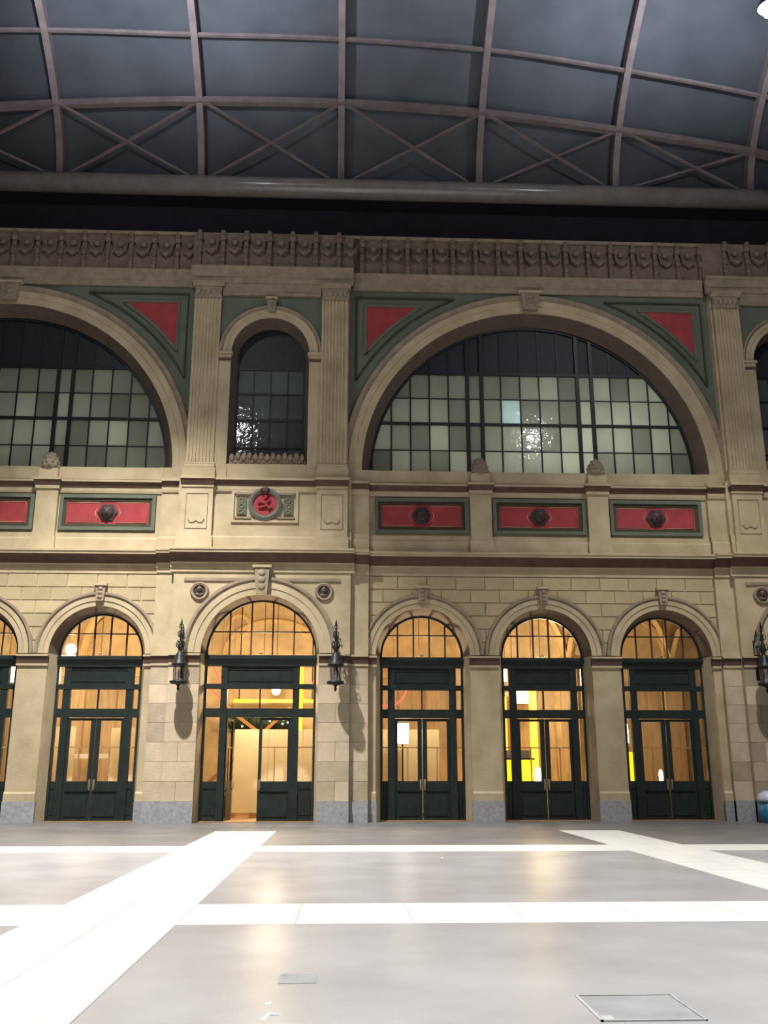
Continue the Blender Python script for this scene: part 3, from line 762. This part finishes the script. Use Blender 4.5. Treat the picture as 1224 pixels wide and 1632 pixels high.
for c in NC: door(c, RND, 31.22, True, open_left=(c < 0))

# ------------------------------------------------------------------ corridor behind the doors
Y0, Y1, VS = 32.0, 36.6, 5.75
cf = MB().box(-16, 21, Y0-.4, Y1+.2, -.3, -.01).build('floor_corridor', 'ifloor', kind='structure')
cb = MB().box(-16, 21, Y1, Y1+.3, 0, 9).build('wall_corridor', 'ochre', kind='structure')
MB().box(-16.2, -16, Y0, Y1, 0, 9).build('wall_corridor_left', 'ochre', kind='structure')
MB().box(21, 21.2, Y0, Y1, 0, 9).build('wall_corridor_right', 'ochre', kind='structure')
cv = MB().box(-16, 21, Y0, Y1+.3, 8.9, 9.1).build('ceiling_corridor', 'vault', kind='structure')
bays = []
for c in BC: bays += [(c+k*PITCH_D, PITCH_D/2, 1.95) for k in (-1, 0, 1)]
for c in NC: bays.append((c, PER/2-1.5*PITCH_D, 2.35))
for (bc, hw, rise) in bays:
    if not vis(bc): continue
    N = 18; hy = (Y1-Y0)/2; ym = (Y0+Y1)/2
    vs = []; fs = []
    for i in range(N+1):
        for j in range(N+1):
            u, v = -1+2*i/N, -1+2*j/N
            z = VS+rise*max(math.sqrt(max(0, 1-u*u)), math.sqrt(max(0, 1-v*v)))
            vs.append((bc+u*hw, ym+v*hy, z))
    for i in range(N):
        for j in range(N): fs.append((i*(N+1)+j, i*(N+1)+j+1, (i+1)*(N+1)+j+1, (i+1)*(N+1)+j))
    vt = MB().add(vs, fs, True).build('vault', 'vault', cv)
    for s in (-1, 1):
        pts = []
        for i in range(21):
            u = -1+2*i/20; z = VS+rise*math.sqrt(max(0, 1-u*u))-.02
            pts.append((bc+u*hw*.985, ym+s*u*hy*.985, z))
        MB().tube(pts, .14, square=True).build('rib', 'cream', vt)
    # wall arch and inner ring on the corridor wall
    k = rise/hw
    arcp = [(bc+hw*.93*math.cos(PI*i/20), Y1-.03, VS+rise*.93*math.sin(PI*i/20)) for i in range(21)]
    MB().tube(arcp, .12, square=True).build('wall_rib', 'cream', vt)
    if hw > 2.5:
        for s in (-1, 1):
            MB().arc([(.30, Y1+.01), (.30, Y1-.05), (.38, Y1-.08), (.46, Y1-.05), (.46, Y1+.01)], bc+s*1.35, 7.0, 0, 2*PI, 24).build('painted_roundel', 'cream', cb)
            MB().arc([(.001, Y1+.01), (.3, Y1+.01), (.3, Y1-.02), (.001, Y1-.02)], bc+s*1.35, 7.0, 0, 2*PI, 24).build('roundel_field', 'tan', cb)
        MB().tube([(bc+1.9*math.cos(PI*i/24), Y1-.03, 5.8+1.35*math.sin(PI*i/24)) for i in range(25)], .10, square=True).build('painted_arch', 'cream', cb)
pier_x = sorted(set(round(b[0]+s*b[1], 2) for b in bays for s in (-1, 1) if vis(b[0])))
pier_x = [p for i, p in enumerate(pier_x) if i == 0 or p-pier_x[i-1] > .1]
for px in pier_x:
    p = MB().box(px-.32, px+.32, Y1-.28, Y1, 0, VS-.35).build('wall_pier', 'tan', cb)
    MB().box(px-.42, px+.42, Y1-.38, Y1, VS-.35, VS-.05).build('pier_capital', 'cream', cb)
for (bc, hw, rise) in bays:      # panelled dado of the corridor wall
    if not vis(bc) or hw > 2.5: continue
    for k in range(3):
        a = bc-1.5+k*1.0
        MB().box(a+.05, a+.95, Y1-.06, Y1, .3, 4.9).build('wall_panel', 'tan', cb)
    MB().box(bc-1.6, bc+1.6, Y1-.1, Y1, 5.0, 5.2).build('wall_cornice', 'cream', cb)

def vz(x, y):                    # underside of the vault above a point
    for (bc, hw, rise) in bays:
        if abs(x-bc) <= hw:
            u = (x-bc)/hw; v = (y-(Y0+Y1)/2)/((Y1-Y0)/2)
            return VS+rise*max(math.sqrt(max(0, 1-u*u)), math.sqrt(max(0, 1-v*v)))+.03
    return 8.9
# ------------------------------------------------------------------ things seen through the doors
hd = thing('hoarding', on_y(530, 1300, 34.0)[:2]+(0,), 'long cream board hoarding behind the open door', 'hoarding')
xa, xb = on_y(373, 1200, 34)[0], on_y(700, 1200, 34)[0]; n = 6; wv = (xb-xa)/n
for k in range(n):
    MB().box(xa+k*wv+.006, xa+(k+1)*wv-.006, 33.97, 34.03, .16, 2.95).build('board', 'board', hd)
MB().box(xa, xb, 33.95, 34.05, 0, .16).build('bottom_rail', 'wood', hd)
# timber trestle behind the hoarding
tr = thing('timber_trestle', (-2.9, 35.3, 0), 'orange timber trestle with crossed legs standing behind the cream hoarding', 'trestle')
cxp = on_y(416, 1170, 35.3)
for s, (px, py) in ((-1, (372, 1136)), (1, (452, 1137))):
    e = on_y(px, py, 35.3); m_ = Vector(cxp); dirv = (m_-Vector(e)); t = (0-e[2])/dirv.z
    foot = Vector(e)+dirv*t
    MB().tube([tuple(foot+Vector((0, s*.06, 0))), tuple(Vector(e)+Vector((0, s*.06, 0))-dirv*.3)], .085, square=True).build('brace', 'wood', tr)
MB().tube([(cxp[0]-1.25, 35.3, 3.6), (cxp[0]+1.25, 35.3, 3.6)], .07, square=True).build('top_rail', 'wood', tr)
# dark fir garland with fairy lights hung behind the trestle
ga, gb = on_y(366, 1150, 35.9)[0], on_y(474, 1150, 35.9)[0]
fr = thing('fir_garland', ((ga+gb)/2, 35.9, 3.2), 'dark fir garland with small white lights above the cream hoarding', 'garland')
f = MB(); N = 40
f.tube([(ga+(gb-ga)*i/N, 35.9+.04*math.sin(i*1.7), 3.22+.05*math.sin(i*.9)) for i in range(N+1)], [.30+.05*math.sin(i*2.3) for i in range(N+1)], 9)
for q in range(420):
    x = random.uniform(ga, gb); a = random.uniform(0, 2*PI); r0, r1 = .24, random.uniform(.34, .46)
    y0_, z0_ = 35.9+r0*math.cos(a), 3.22+r0*math.sin(a); dx = random.uniform(-.12, .12)
    f.add([(x-.025, y0_, z0_), (x+.025, y0_, z0_), (x+dx, 35.9+r1*math.cos(a), 3.22+r1*math.sin(a))], [(0, 1, 2)])
f.build('foliage', 'fir', fr, kind='stuff')
for xx in (ga+.1, gb-.1): MB().tube([(xx, 35.9, 0), (xx, 35.9, 3.3)], .03, 6).build('post', 'iron', fr)
for q in range(9):
    a = random.uniform(1.1*PI, 1.7*PI)
    MB().ball((random.uniform(ga, gb), 35.9-.44, 3.0+random.random()*.45), .03, 6, 5).build('fairy_light', 'spark', fr)
# yellow strip light and poles
def bar(px0, px1, py, Y, label, name='strip_light', t=.06, m='ylight'):
    a, b = on_y(px0, py, Y), on_y(px1, py, Y)
    r = thing(name, ((a[0]+b[0])/2, Y, a[2]), label, 'light')
    MB().box(a[0], b[0], Y-.03, Y+.03, a[2]-t, a[2]+t).build('tube', m, r)
    MB().box(a[0], b[0], Y+.03, Y+.10, a[2]-t*.8, a[2]+t*.8).build('batten', 'cream', r)
    for xx in (a[0]+.2, b[0]-.2): MB().box(xx-.02, xx+.02, Y+.04, Y+.08, a[2], vz(xx, Y+.06)).build('hanger', 'iron', r)
bar(372, 506, 1117, 36.0, 'horizontal yellow strip light above the hoarding')
def pole(px, Y, z1, label, r=.09, m='ylight', name='yellow_pole', z0=0):
    x = on_y(px, 1150, Y)[0]
    t = thing(name, (x, Y, z0), label, 'pole')
    MB().lathe([(0, z0), (r*1.8, z0), (r*1.8, z0+.12), (r, z0+.2), (r, z1), (0, z1)], x, Y, 12).build('shaft', m, t)
    MB().lathe([(0, z1), (r*1.6, z1), (r*1.9, z1+.14), (0, z1+.14)], x, Y, 12).build('capital', 'cream', t)
pole(478, 34.7, 5.2, 'glowing yellow pole between the open door and the timber trestle')
pole(850, 35.2, 4.45, 'glowing thick yellow column beside the lit yellow counter', .14, name='yellow_column')
pole(937, 34.6, 3.3, 'slim glowing yellow pole near the thick yellow column', .06)
pole(805, 35.3, 4.2, 'slim glowing yellow pole rising behind the yellow counter', .07)
# neon rings
def ring(px, py, rp, Y, label):
    c = on_y(px, py, Y); r = rp/FPX*Y*1.03
    t = thing('neon_ring', c, label, 'neon sign', 'red neon rings in the corridor')
    MB().tube([(c[0]+r*math.cos(2*PI*i/36), Y, c[2]+r*math.sin(2*PI*i/36)) for i in range(36)], .028, 8, closed=True).build('neon_tube', 'neon', t)
    for s in (-1, 1): MB().tube([(c[0]+s*.25, Y, c[2]+math.sqrt(max(.01, r*r-.0625))), (c[0]+s*.25, Y, vz(c[0]+s*.25, Y))], .004, 5).build('wire', 'iron', t)
ring(616, 1093, 31, 34.2, 'red neon ring between the wide open-leaf door and its neighbour')
def neon(pxs, Y, label):
    P = [on_y(x, y, Y) for x, y in pxs]
    t = thing('neon_tube', P[0], label, 'neon sign')
    MB().tube(P, .03, 8).build('lit_tube', 'neon', t)
    for q in (P[0], P[-1]): MB().tube([q, (q[0], Y, vz(q[0], Y))], .004, 5).build('wire', 'iron', t)
neon([(337, 1050), (341, 1064), (346, 1076), (353, 1088)], 33.6, 'short curved red neon tube over the open leaf')
neon([(330, 1092), (340, 1102), (352, 1113), (362, 1124), (370, 1136)], 33.6, 'slanting red neon tube over the orange side light')
neon([(497, 1092), (502, 1082), (508, 1070)], 34.2, 'tiny slanting red neon tube beside the yellow pole')
# light boxes
def lightbox(px0, px1, py0, py1, Y, label, m='sign', stand=True, name='lightbox_sign'):
    a, b = on_y(px0, py1, Y), on_y(px1, py0, Y)
    t = thing(name, ((a[0]+b[0])/2, Y, 0 if stand else a[2]), label, 'lit sign')
    MB().box(a[0], b[0], Y-.03, Y, a[2], b[2]).build('face', m, t)
    MB().box(a[0]-.02, b[0]+.02, Y, Y+.10, a[2]-.02, b[2]+.02).build('case', 'fixture', t)
    xm = (a[0]+b[0])/2
    if stand:
        MB().box(xm-.025, xm+.025, Y+.02, Y+.07, 0, a[2]).build('post', 'fixture', t); MB().box(xm-.2, xm+.2, Y-.12, Y+.2, 0, .03).build('foot', 'fixture', t)
    else:
        for s in (a[0]+.05, b[0]-.05): MB().box(s-.01, s+.01, Y+.04, Y+.06, b[2], vz(s, Y+.05)).build('hanger', 'fixture', t)
lightbox(632, 651, 1153, 1185, 33.4, 'white lightbox on a post in front of the cream hoarding')
lightbox(816, 851, 1099, 1121, 35.6, 'wide pale yellow lightbox hung above the yellow counter', 'globe', False)
lightbox(797, 807, 1064, 1086, 34.6, 'small upright white lightbox hung beside the wide yellow one', 'sign', False)
lightbox(8, 26, 1060, 1087, 35.0, 'hanging white lightbox at the corridor end beside a cream screen', 'sign', False)
# yellow counter
a, b = on_y(797, 1240, 34.2)[0], on_y(851, 1240, 34.2)[0]
ct = thing('counter', ((a+b)/2, 34.4, 0), 'counter with lit yellow front and grey top', 'counter')
zt = on_y(830, 1211, 34.2)[2]
MB().box(a, b, 34.2, 34.9, 0, zt).build('front', 'ypanel', ct); MB().box(a-.05, b+.05, 34.15, 34.95, zt, zt+.06).build('top', 'fixture', ct)
MB().box(a, b, 34.8, 34.9, zt+.06, zt+.34).build('upstand', 'plinth', ct)
# small lamps
def table_lamp(px, py0, py1, Y, label, m='sign', r=.09):
    a, b = on_y(px, py1, Y), on_y(px, py0, Y); x = a[0]
    t = thing('lamp', (x, Y, 0), label, 'lamp')
    MB().lathe([(0, a[2]), (r, a[2]), (r*1.05, (a[2]+b[2])/2), (r*.8, b[2]-.05), (0, b[2])], x, Y, 12).build('shade', m, t)
    MB().lathe([(0, 0), (.16, 0), (.16, .03), (.02, .05), (.02, a[2]), (0, a[2])], x, Y, 10).build('stand', 'fixture', t)
table_lamp(858, 1222, 1246, 33.6, 'white floor lamp in front of the yellow counter', r=.10)
table_lamp(1054, 1226, 1244, 34.0, 'low white lamp standing before the tan panelling', r=.07)
table_lamp(998, 1152, 1184, 34.2, 'tall white lamp next to a yellow cabinet', r=.10)
table_lamp(105, 1170, 1182, 33.8, 'thin floor lamp with round white head before a cream screen', r=.09)
a = on_y(1005, 1250, 34.6)
cbn = thing('yellow_cabinet', (a[0], 34.8, 0), 'narrow lit yellow cabinet beside the tall white lamp', 'cabinet')
MB().box(a[0]-.28, a[0]+.28, 34.6, 35.0, 0, .95).build('body', 'ypanel', cbn); MB().box(a[0]-.28, a[0]+.28, 34.6, 35.0, 1.0, 2.2).build('upper_case', 'ypanel', cbn)
MB().box(a[0]-.3, a[0]+.3, 34.58, 35.02, .95, 1.0).build('shelf', 'wood', cbn)
# cream screens
def screen(px0, px1, py, Y, label):
    a, b = on_y(px0, py, Y), on_y(px1, py, Y)
    t = thing('folding_screen', ((a[0]+b[0])/2, Y, 0), label, 'screen'); n = max(1, round((b[0]-a[0])/.7)); w_ = (b[0]-a[0])/n
    for k in range(n): MB().box(a[0]+k*w_+.01, a[0]+(k+1)*w_-.01, Y-.03, Y+.03, .06, a[2]).build('leaf', 'board', t)
    MB().box(a[0], b[0], Y-.05, Y+.05, 0, .06).build('foot', 'wood', t)
screen(78, 122, 1158, 34.4, 'cream screen beside the thin floor lamp')
screen(178, 196, 1160, 34.6, 'single narrow cream screen panel')
screen(206, 222, 1160, 34.4, 'slim cream screen beside the single narrow panel')
def rail(px0, px1, py, Y, label):
    a, b = on_y(px0, py, Y), on_y(px1, py, Y)
    t = thing('white_rail', ((a[0]+b[0])/2, Y, 0), label, 'railing')
    MB().box(a[0], b[0], Y-.02, Y+.02, a[2]-.08, a[2]+.08).build('top_board', 'paper', t)
    for xx in (a[0]+.05, (a[0]+b[0])/2, b[0]-.05): MB().box(xx-.025, xx+.025, Y-.02, Y+.02, 0, a[2]-.08).build('post', 'paper', t)
rail(96, 190, 1205, 34.9, 'white board railing behind the cream screens')
# ceiling globes: these light the corridor
def globe(px, py, Y, label, r=.2, power=60.0, drop=7.2):
    c = on_y(px, py, Y)
    t = thing('globe_lamp', c, label, 'lamp', 'globe lamps in the corridor')
    MB().ball(c, r, 14, 10).build('globe', 'globe', t); MB().tube([(c[0], Y, c[2]+r*.95), (c[0], Y, vz(c[0], Y))], .012, 6).build('stem', 'iron', t)
    ld = bpy.data.lights.new('globe_light', 'POINT'); ld.energy = power*LAMP_WARM; ld.color = (1.0, .82, .52); ld.shadow_soft_size = r*1.05
    lo = bpy.data.objects.new('globe_light', ld); C.objects.link(lo); lo.location = c
    lo.location = (c[0], Y-r-.12, c[2]); lo.parent = t; lo.matrix_parent_inverse = pinv(t)
globe(113, 1035, 33.6, 'warm globe lamp hanging in the fanlight near the corridor end', .2, 170)
globe(10, 1052, 34.2, 'warm globe lamp beside the hanging white lightbox', .18, 110)
globe(440, 1101, 35.4, 'warm globe lamp above the hoarding near the yellow pole', .16, 90)
globe(420, 1076, 32.9, 'added globe lamp hidden just inside the open door', .16, 230)  # added out of sight to light the front of the hoarding
globe(668, 1076, 33.0, 'added globe lamp hidden near the red neon ring', .16, 190)  # added behind the transom panel to brighten the boards here
globe(862, 1080, 35.0, 'added globe lamp hidden near the thick yellow column', .16, 150)  # hidden lamp added to brighten the counter bay
globe(1062, 1080, 34.6, 'added globe lamp hidden by the last door', .14, 24)  # weak unseen lamp added for the last bay
globe(158, 1078, 34.2, 'added globe lamp hidden before the single narrow cream screen', .16, 110)  # added behind its transom panel to light the screens

# ------------------------------------------------------------------ wall lanterns
def lantern(x, label):
    y, base = 30.0, 0
    t = thing('wall_lantern', (x, NP, 4.2), label, 'lantern', 'wrought iron lanterns flanking the wide doors')
    tray = MB().lathe([(0, 4.10), (.04, 4.10), (.08, 4.15), (.24, 4.18), (.28, 4.22), (.28, 4.26), (.16, 4.29), (0, 4.29)], x, y, 16).build('tray', 'iron', t)
    MB().lathe([(0, 3.94), (.025, 3.97), (.05, 4.03), (.03, 4.10), (0, 4.10)], x, y, 10).build('drop', 'iron', tray)
    MB().lathe([(.17, 4.29), (.19, 4.45), (.20, 4.76)], x, y, 16).build('glass', 'lglass', t)
    MB().lathe([(0, 4.29), (.03, 4.29), (.04, 4.5), (.02, 4.60), (0, 4.62)], x, y, 10).build('lamp_bulb', 'paper', tray)
    for k in range(4):
        a = PI/4+k*PI/2; MB().tube([(x+.18*math.cos(a), y+.18*math.sin(a), 4.28), (x+.21*math.cos(a), y+.21*math.sin(a), 4.78)], .011, 5).build('cage_bar', 'iron', t)
    cap = MB().lathe([(0, 4.75), (.24, 4.75), (.26, 4.79), (.22, 4.83), (.17, 4.90), (.15, 5.05), (.10, 5.13), (.05, 5.2), (0, 5.22)], x, y, 16).build('cap', 'iron', t)
    sp = MB().lathe([(0, 5.18), (.04, 5.18), (.08, 5.27), (.10, 5.36), (.05, 5.46), (.035, 5.62), (.06, 5.70), (.03, 5.80), (.02, 6.0), (.035, 6.08), (0, 6.26)], x, y, 12)
    for k in range(4):
        a = k*PI/2+PI/4; ca, sa = math.cos(a), math.sin(a)
        sp.tube([(x+ca*q, y+sa*q, z) for q, z in ((.05, 5.28), (.14, 5.32), (.17, 5.42), (.12, 5.52), (.06, 5.46))], .016, 5)
        sp.tube([(x+ca*q, y+sa*q, z) for q, z in ((.03, 5.62), (.11, 5.66), (.12, 5.78), (.04, 5.84))], .014, 5)
        sp.tube([(x+ca*q, y+sa*q, z) for q, z in ((.02, 5.9), (.08, 5.94), (.07, 6.03), (.02, 6.05))], .012, 5)
    sp.build('spire', 'iron', cap)
    for pts, rr in (([(x, NP-.02, 5.35), (x, NP-.15, 5.5), (x, NP-.35, 5.45), (x, y+.04, 5.12)], .03), ([(x, NP-.02, 4.78), (x, y+.2, 4.80)], .026),
                    ([(x, NP-.02, 4.5), (x, NP-.14, 4.45), (x, NP-.24, 4.56), (x, NP-.22, 4.76)], .02), ([(x, NP-.02, 5.6), (x, NP-.1, 5.85), (x, NP-.2, 6.0), (x, NP-.27, 5.9), (x, NP-.2, 5.8)], .02)):
        MB().tube(pts, rr, 7).build('bracket_scroll', 'iron', t)
    MB().box(x-.06, x+.06, NP-.03, NP+.0, 4.4, 5.7).build('back_plate', 'iron', t)
for c in NC:
    for s in (-1, 1):
        if not vis(c+s*2.45): continue
        lantern(c+s*2.45, ['black iron lantern on the weathered pier beside the open leaf', 'black iron lantern between the hoarding door and the neon ring', 'black iron lantern on the pier above the blue bin'][0 if (c < 0 and s < 0) else 1 if c < 0 else 2])

# ------------------------------------------------------------------ small things on the floor
# flush access cover
x0, x1, y0, y1 = 1.71, 2.42, 6.77, 7.50
mh = thing('access_cover', ((x0+x1)/2, (y0+y1)/2, 0), 'square access cover with pale metal rim in grey paving', 'cover')
inf = MB().box(x0+.02, x1-.02, y0+.02, y1-.02, 0, .006).build('cover_infill', 'cover', mh)
r = MB().box(x0, x1, y0, y0+.018, 0, .011); r.box(x0, x0+.018, y0, y1, 0, .011); r.build('rim', 'frame', mh)
r = MB().box(x0, x1, y1-.012, y1, 0, .009); r.box(x1-.012, x1, y0, y1, 0, .009); r.build('rim', 'plinth', mh)
MB().box(x0+.02, x0+.10, y0+.02, y0+.12, 0, .012).build('lifting_plate', 'frame', inf)
def on_f(x, y):
    d = ray(x, y); t = -ZC/d[2]; return d[0]*t, d[1]*t
a = on_f(443, 1568); b = on_f(506, 1553)
k = thing('small_cover', ((a[0]+b[0])/2, (a[1]+b[1])/2, 0), 'faint pale-edged small cover flush in the paving', 'cover')
MB().box(a[0], b[0], a[1], a[1]+.015, 0, .006).build('rim', 'frame', k); MB().box(a[0], b[0], b[1]-.01, b[1], 0, .005).build('rim', 'frame', k); MB().box(a[0], b[0], a[1]+.015, b[1]-.01, 0, .003).build('cover_infill', 'cover', k)
a = on_f(415, 1625); b = on_f(447, 1617)
k = thing('paper_scrap', (a[0], a[1], 0), 'bent pale paper strip lying on grey paving', 'litter')
MB().add([(a[0], a[1], .002), (a[0]+.03, a[1]-.02, .002), (a[0]+.055, b[1]-.01, .006), (b[0], b[1]-.01, .003), (b[0], b[1]+.01, .003), (a[0]+.04, b[1]+.02, .006),
          (a[0], a[1], 0), (a[0]+.03, a[1]-.02, 0), (a[0]+.055, b[1]-.01, 0), (b[0], b[1]-.01, 0), (b[0], b[1]+.01, 0), (a[0]+.04, b[1]+.02, 0)],
         [(0, 1, 2, 5), (2, 3, 4, 5), (6, 11, 8, 7), (8, 11, 10, 9), (0, 6, 7, 1), (1, 7, 8, 2), (2, 8, 9, 3), (3, 9, 10, 4), (4, 10, 11, 5), (5, 11, 6, 0)]).build('strip', 'paper', k)
for (px, py, lab) in ((427, 1599, 'tiny white scrap between the bent strip and small cover'), (704, 1367, 'tiny white scrap near the crossing pale band')):
    x, y = on_f(px, py)
    k = MB().add([(x-.02, y-.015, .001), (x+.02, y-.01, .001), (x+.022, y+.012, .006), (x-.015, y+.014, .004), (x, y, .0)], [(0, 1, 2, 3), (0, 4, 1), (1, 4, 2), (2, 4, 3), (3, 4, 0)]).build('scrap', 'paper', origin=(x, y, 0), label=lab, category='litter')
# bin at the right end
bb = thing('blue_bin', (13.35, 30.1, 0), 'blue bin with pale grey lid beside the pier', 'bin')
bxm = 13.22
MB().lathe([(0, .02), (.24, .02), (.27, .06), (.29, .62), (0, .62)], bxm, 30.1, 18).build('body', 'bblue', bb)
MB().lathe([(0, .62), (.31, .62), (.31, .70), (.26, .86), (.12, .94), (0, .95)], bxm, 30.1, 18).build('lid', 'bpale', bb)
MB().lathe([(0, 0), (.26, 0), (.26, .03), (0, .03)], bxm, 30.1, 18).build('base', 'fixture', bb)

# ------------------------------------------------------------------ roof
CY, AY, ZE, BZ = 9.5, 21.7, 22.75, 8.0
def roof_pt(x, t): return (x, CY+AY*math.cos(t), ZE+BZ*math.sin(t))
XR0, XR1 = -27, 31
mb = MB(); NT = 48; vs = []; fs = []
for i in range(NT+1):
    t = PI*i/NT
    for xx in (XR0, XR1):
        p = roof_pt(xx, t); vs.append((p[0], CY+(p[1]-CY)*1.02, p[2]+.30))
fs = [(2*i, 2*i+1, 2*i+3, 2*i+2) for i in range(NT)]
ceil = mb.add(vs, fs, True).build('ceiling', 'roof', kind='structure')
sol = ceil.modifiers.new('thickness', 'SOLIDIFY'); sol.thickness = .12; sol.offset = 1
raf_x = [-.33+5.26*k for k in range(-5, 6)]
raf = None
for xx in raf_x:
    if raf is None:
        r = MB(); pts = [roof_pt(0, PI*i/60) for i in range(61)]
        vs = []; fs = []
        for i, p in enumerate(pts):
            t = PI*i/60; n_ = Vector((0, math.cos(t)/AY, math.sin(t)/BZ)).normalized()
            for (dx, dn_) in ((-.12, -.1), (.12, -.1), (.12, .32), (-.12, .32)):
                vs.append((dx, p[1]+n_.y*dn_, p[2]+n_.z*dn_))
        for i in range(60):
            for j in range(4): fs.append((i*4+j, i*4+(j+1) % 4, (i+1)*4+(j+1) % 4, (i+1)*4+j))
        r.add(vs, fs); raf = r.build('rafter', 'steel', ceil, origin=(0, 0, 0)); raf.location = (xx, 0, 0)
    else:
        o = inst(raf, 'rafter', ceil, (0, 0, 0)); o.location = (xx, 0, 0)
def on_roof(px, py, off=0):
    d = ray(px, py); lo, hi = 15.0, 60.0
    g = lambda s: ((d[1]*s-CY)/(AY))**2+((d[2]*s+ZC-ZE)/BZ)**2-1 if d[2]*s+ZC > ZE else -1
    # first crossing going outwards
    s = 15.0
    while s < 60 and g(s) < 0: s += .02
    return (d[0]*s, d[1]*s-off, d[2]*s+ZC)
def spline(pts, n=8):
    out = []
    P = [Vector(p) for p in pts]; P = [2*P[0]-P[1]]+P+[2*P[-1]-P[-2]]
    for i in range(1, len(P)-2):
        for k in range(n):
            t = k/n
            out.append(tuple(.5*((2*P[i])+(-P[i-1]+P[i+1])*t+(2*P[i-1]-5*P[i]+4*P[i+1]-P[i+2])*t*t+(-P[i-1]+3*P[i]-3*P[i+1]+P[i+2])*t**3)))
    out.append(tuple(P[-2])); return out
arc1px = [(-170, 182), (0, 170), (160, 164), (310, 161), (540, 165), (760, 180), (980, 208), (1200, 243), (1380, 285)]
arc1 = spline([on_roof(*p) for p in arc1px])
MB().tube(arc1, .17, square=True).build('arched_purlin', 'steel', ceil)
arc2 = spline([on_roof(*p) for p in [(-150, 48), (90, 48), (310, 55), (540, 62), (780, 80), (940, 103), (1150, 140), (1380, 190)]])
MB().tube(arc2, .08, square=True).build('arched_purlin', 'steel', ceil)
def arc_at(x):
    for p, q in zip(arc1, arc1[1:]):
        if p[0] <= x <= q[0]:
            t = (x-p[0])/(q[0]-p[0]); return tuple(p[i]+(q[i]-p[i])*t for i in range(3))
    return None
for a, b in zip(raf_x, raf_x[1:]):
    pa, pb = arc_at(a), arc_at(b)
    ea, eb = (a+.15, 31.1, 22.95), (b-.15, 31.1, 22.95)
    if pb: MB().tube([ea, pb], .06, square=True).build('brace', 'steel', ceil)
    if pa: MB().tube([eb, (pa[0], pa[1]-.12, pa[2])], .06, square=True).build('brace', 'steel', ceil)
bp = [(30.95+.42*math.cos(a)*1.0, 22.62+.36*math.sin(a)) for a in [2*PI*i/20 for i in range(20)]]
eb = MB().sweep(bp, XR0, XR1).build('eaves_beam', 'beam', ceil)
for p in eb.data.polygons: p.use_smooth = len(p.vertices) == 4

# ------------------------------------------------------------------ floodlights hung under the roof
def floodlight(x, y, power, label, glow_w, size, blend=1.0, tilt=0.0):
    from mathutils import Matrix
    back = Matrix.Translation((x, y, LAMP_Z)) @ Matrix.Rotation(-tilt, 4, 'X') @ Matrix.Translation((-x, -y, -LAMP_Z))
    t = thing('floodlight', (x, y, LAMP_Z), label, 'floodlight', 'floodlights hung in rows under the roof')
    MB().lathe([(0, LAMP_Z+.55), (.16, LAMP_Z+.55), (.2, LAMP_Z+.4), (.42, LAMP_Z+.1), (.46, LAMP_Z-.02), (.42, LAMP_Z-.02), (.38, LAMP_Z+.08), (0, LAMP_Z+.10)], x, y, 18).build('housing', 'fixture', t)
    MB().lathe([(.36, LAMP_Z+.05), (.35, LAMP_Z-.06), (.28, LAMP_Z-.18), (.15, LAMP_Z-.26), (0, LAMP_Z-.28)], x, y, 18).build('lens', 'lens', t)
    zt = ZE+BZ*math.sqrt(max(0, 1-((y-CY)/AY)**2))
    MB().tube([tuple(back @ Vector(p)) for p in ((x, y, LAMP_Z+.4), (x, y, zt))], .025, 6).build('cable', 'fixture', t)
    ld = bpy.data.lights.new('flood_beam', 'SPOT'); ld.energy = power; ld.color = (1.0, .98, .945)
    ld.spot_size = size; ld.spot_blend = blend; ld.shadow_soft_size = .25
    lo = bpy.data.objects.new('flood_beam', ld); C.objects.link(lo); lo.location = (x, y, LAMP_Z-.4); lo.parent = t; lo.matrix_parent_inverse = pinv(t)
    if glow_w:  # upward spill added to brighten the roof around the lamp
        ld = bpy.data.lights.new('added_roof_glow', 'SPOT'); ld.energy = glow_w; ld.color = (.78, .84, 1.0); ld.shadow_soft_size = .2; ld.spot_size = math.radians(165); ld.spot_blend = .5
        lo = bpy.data.objects.new('added_roof_glow', ld); C.objects.link(lo); lo.location = back @ Vector((x, y, LAMP_Z+.75)); lo.rotation_euler = (PI-tilt, 0, 0); lo.parent = t; lo.matrix_parent_inverse = pinv(t)
    t.rotation_euler = (tilt, 0, 0)
    return t
for i, x in enumerate(LAMP_X):
    floodlight(x, LAMP_YW, LAMP_WALL[i], ['round floodlight on a cable above the paving before the open door', 'round floodlight on a cable above the paving before the last door'][i], LAMP_GLOW[i], math.radians(80), tilt=math.radians(11))
    floodlight(x, LAMP_YF, LAMP_FLOOR[i], ['round floodlight over mid hall in line with the open door side', 'round floodlight over mid hall in line with the blue bin side'][i], 0, math.radians(104))
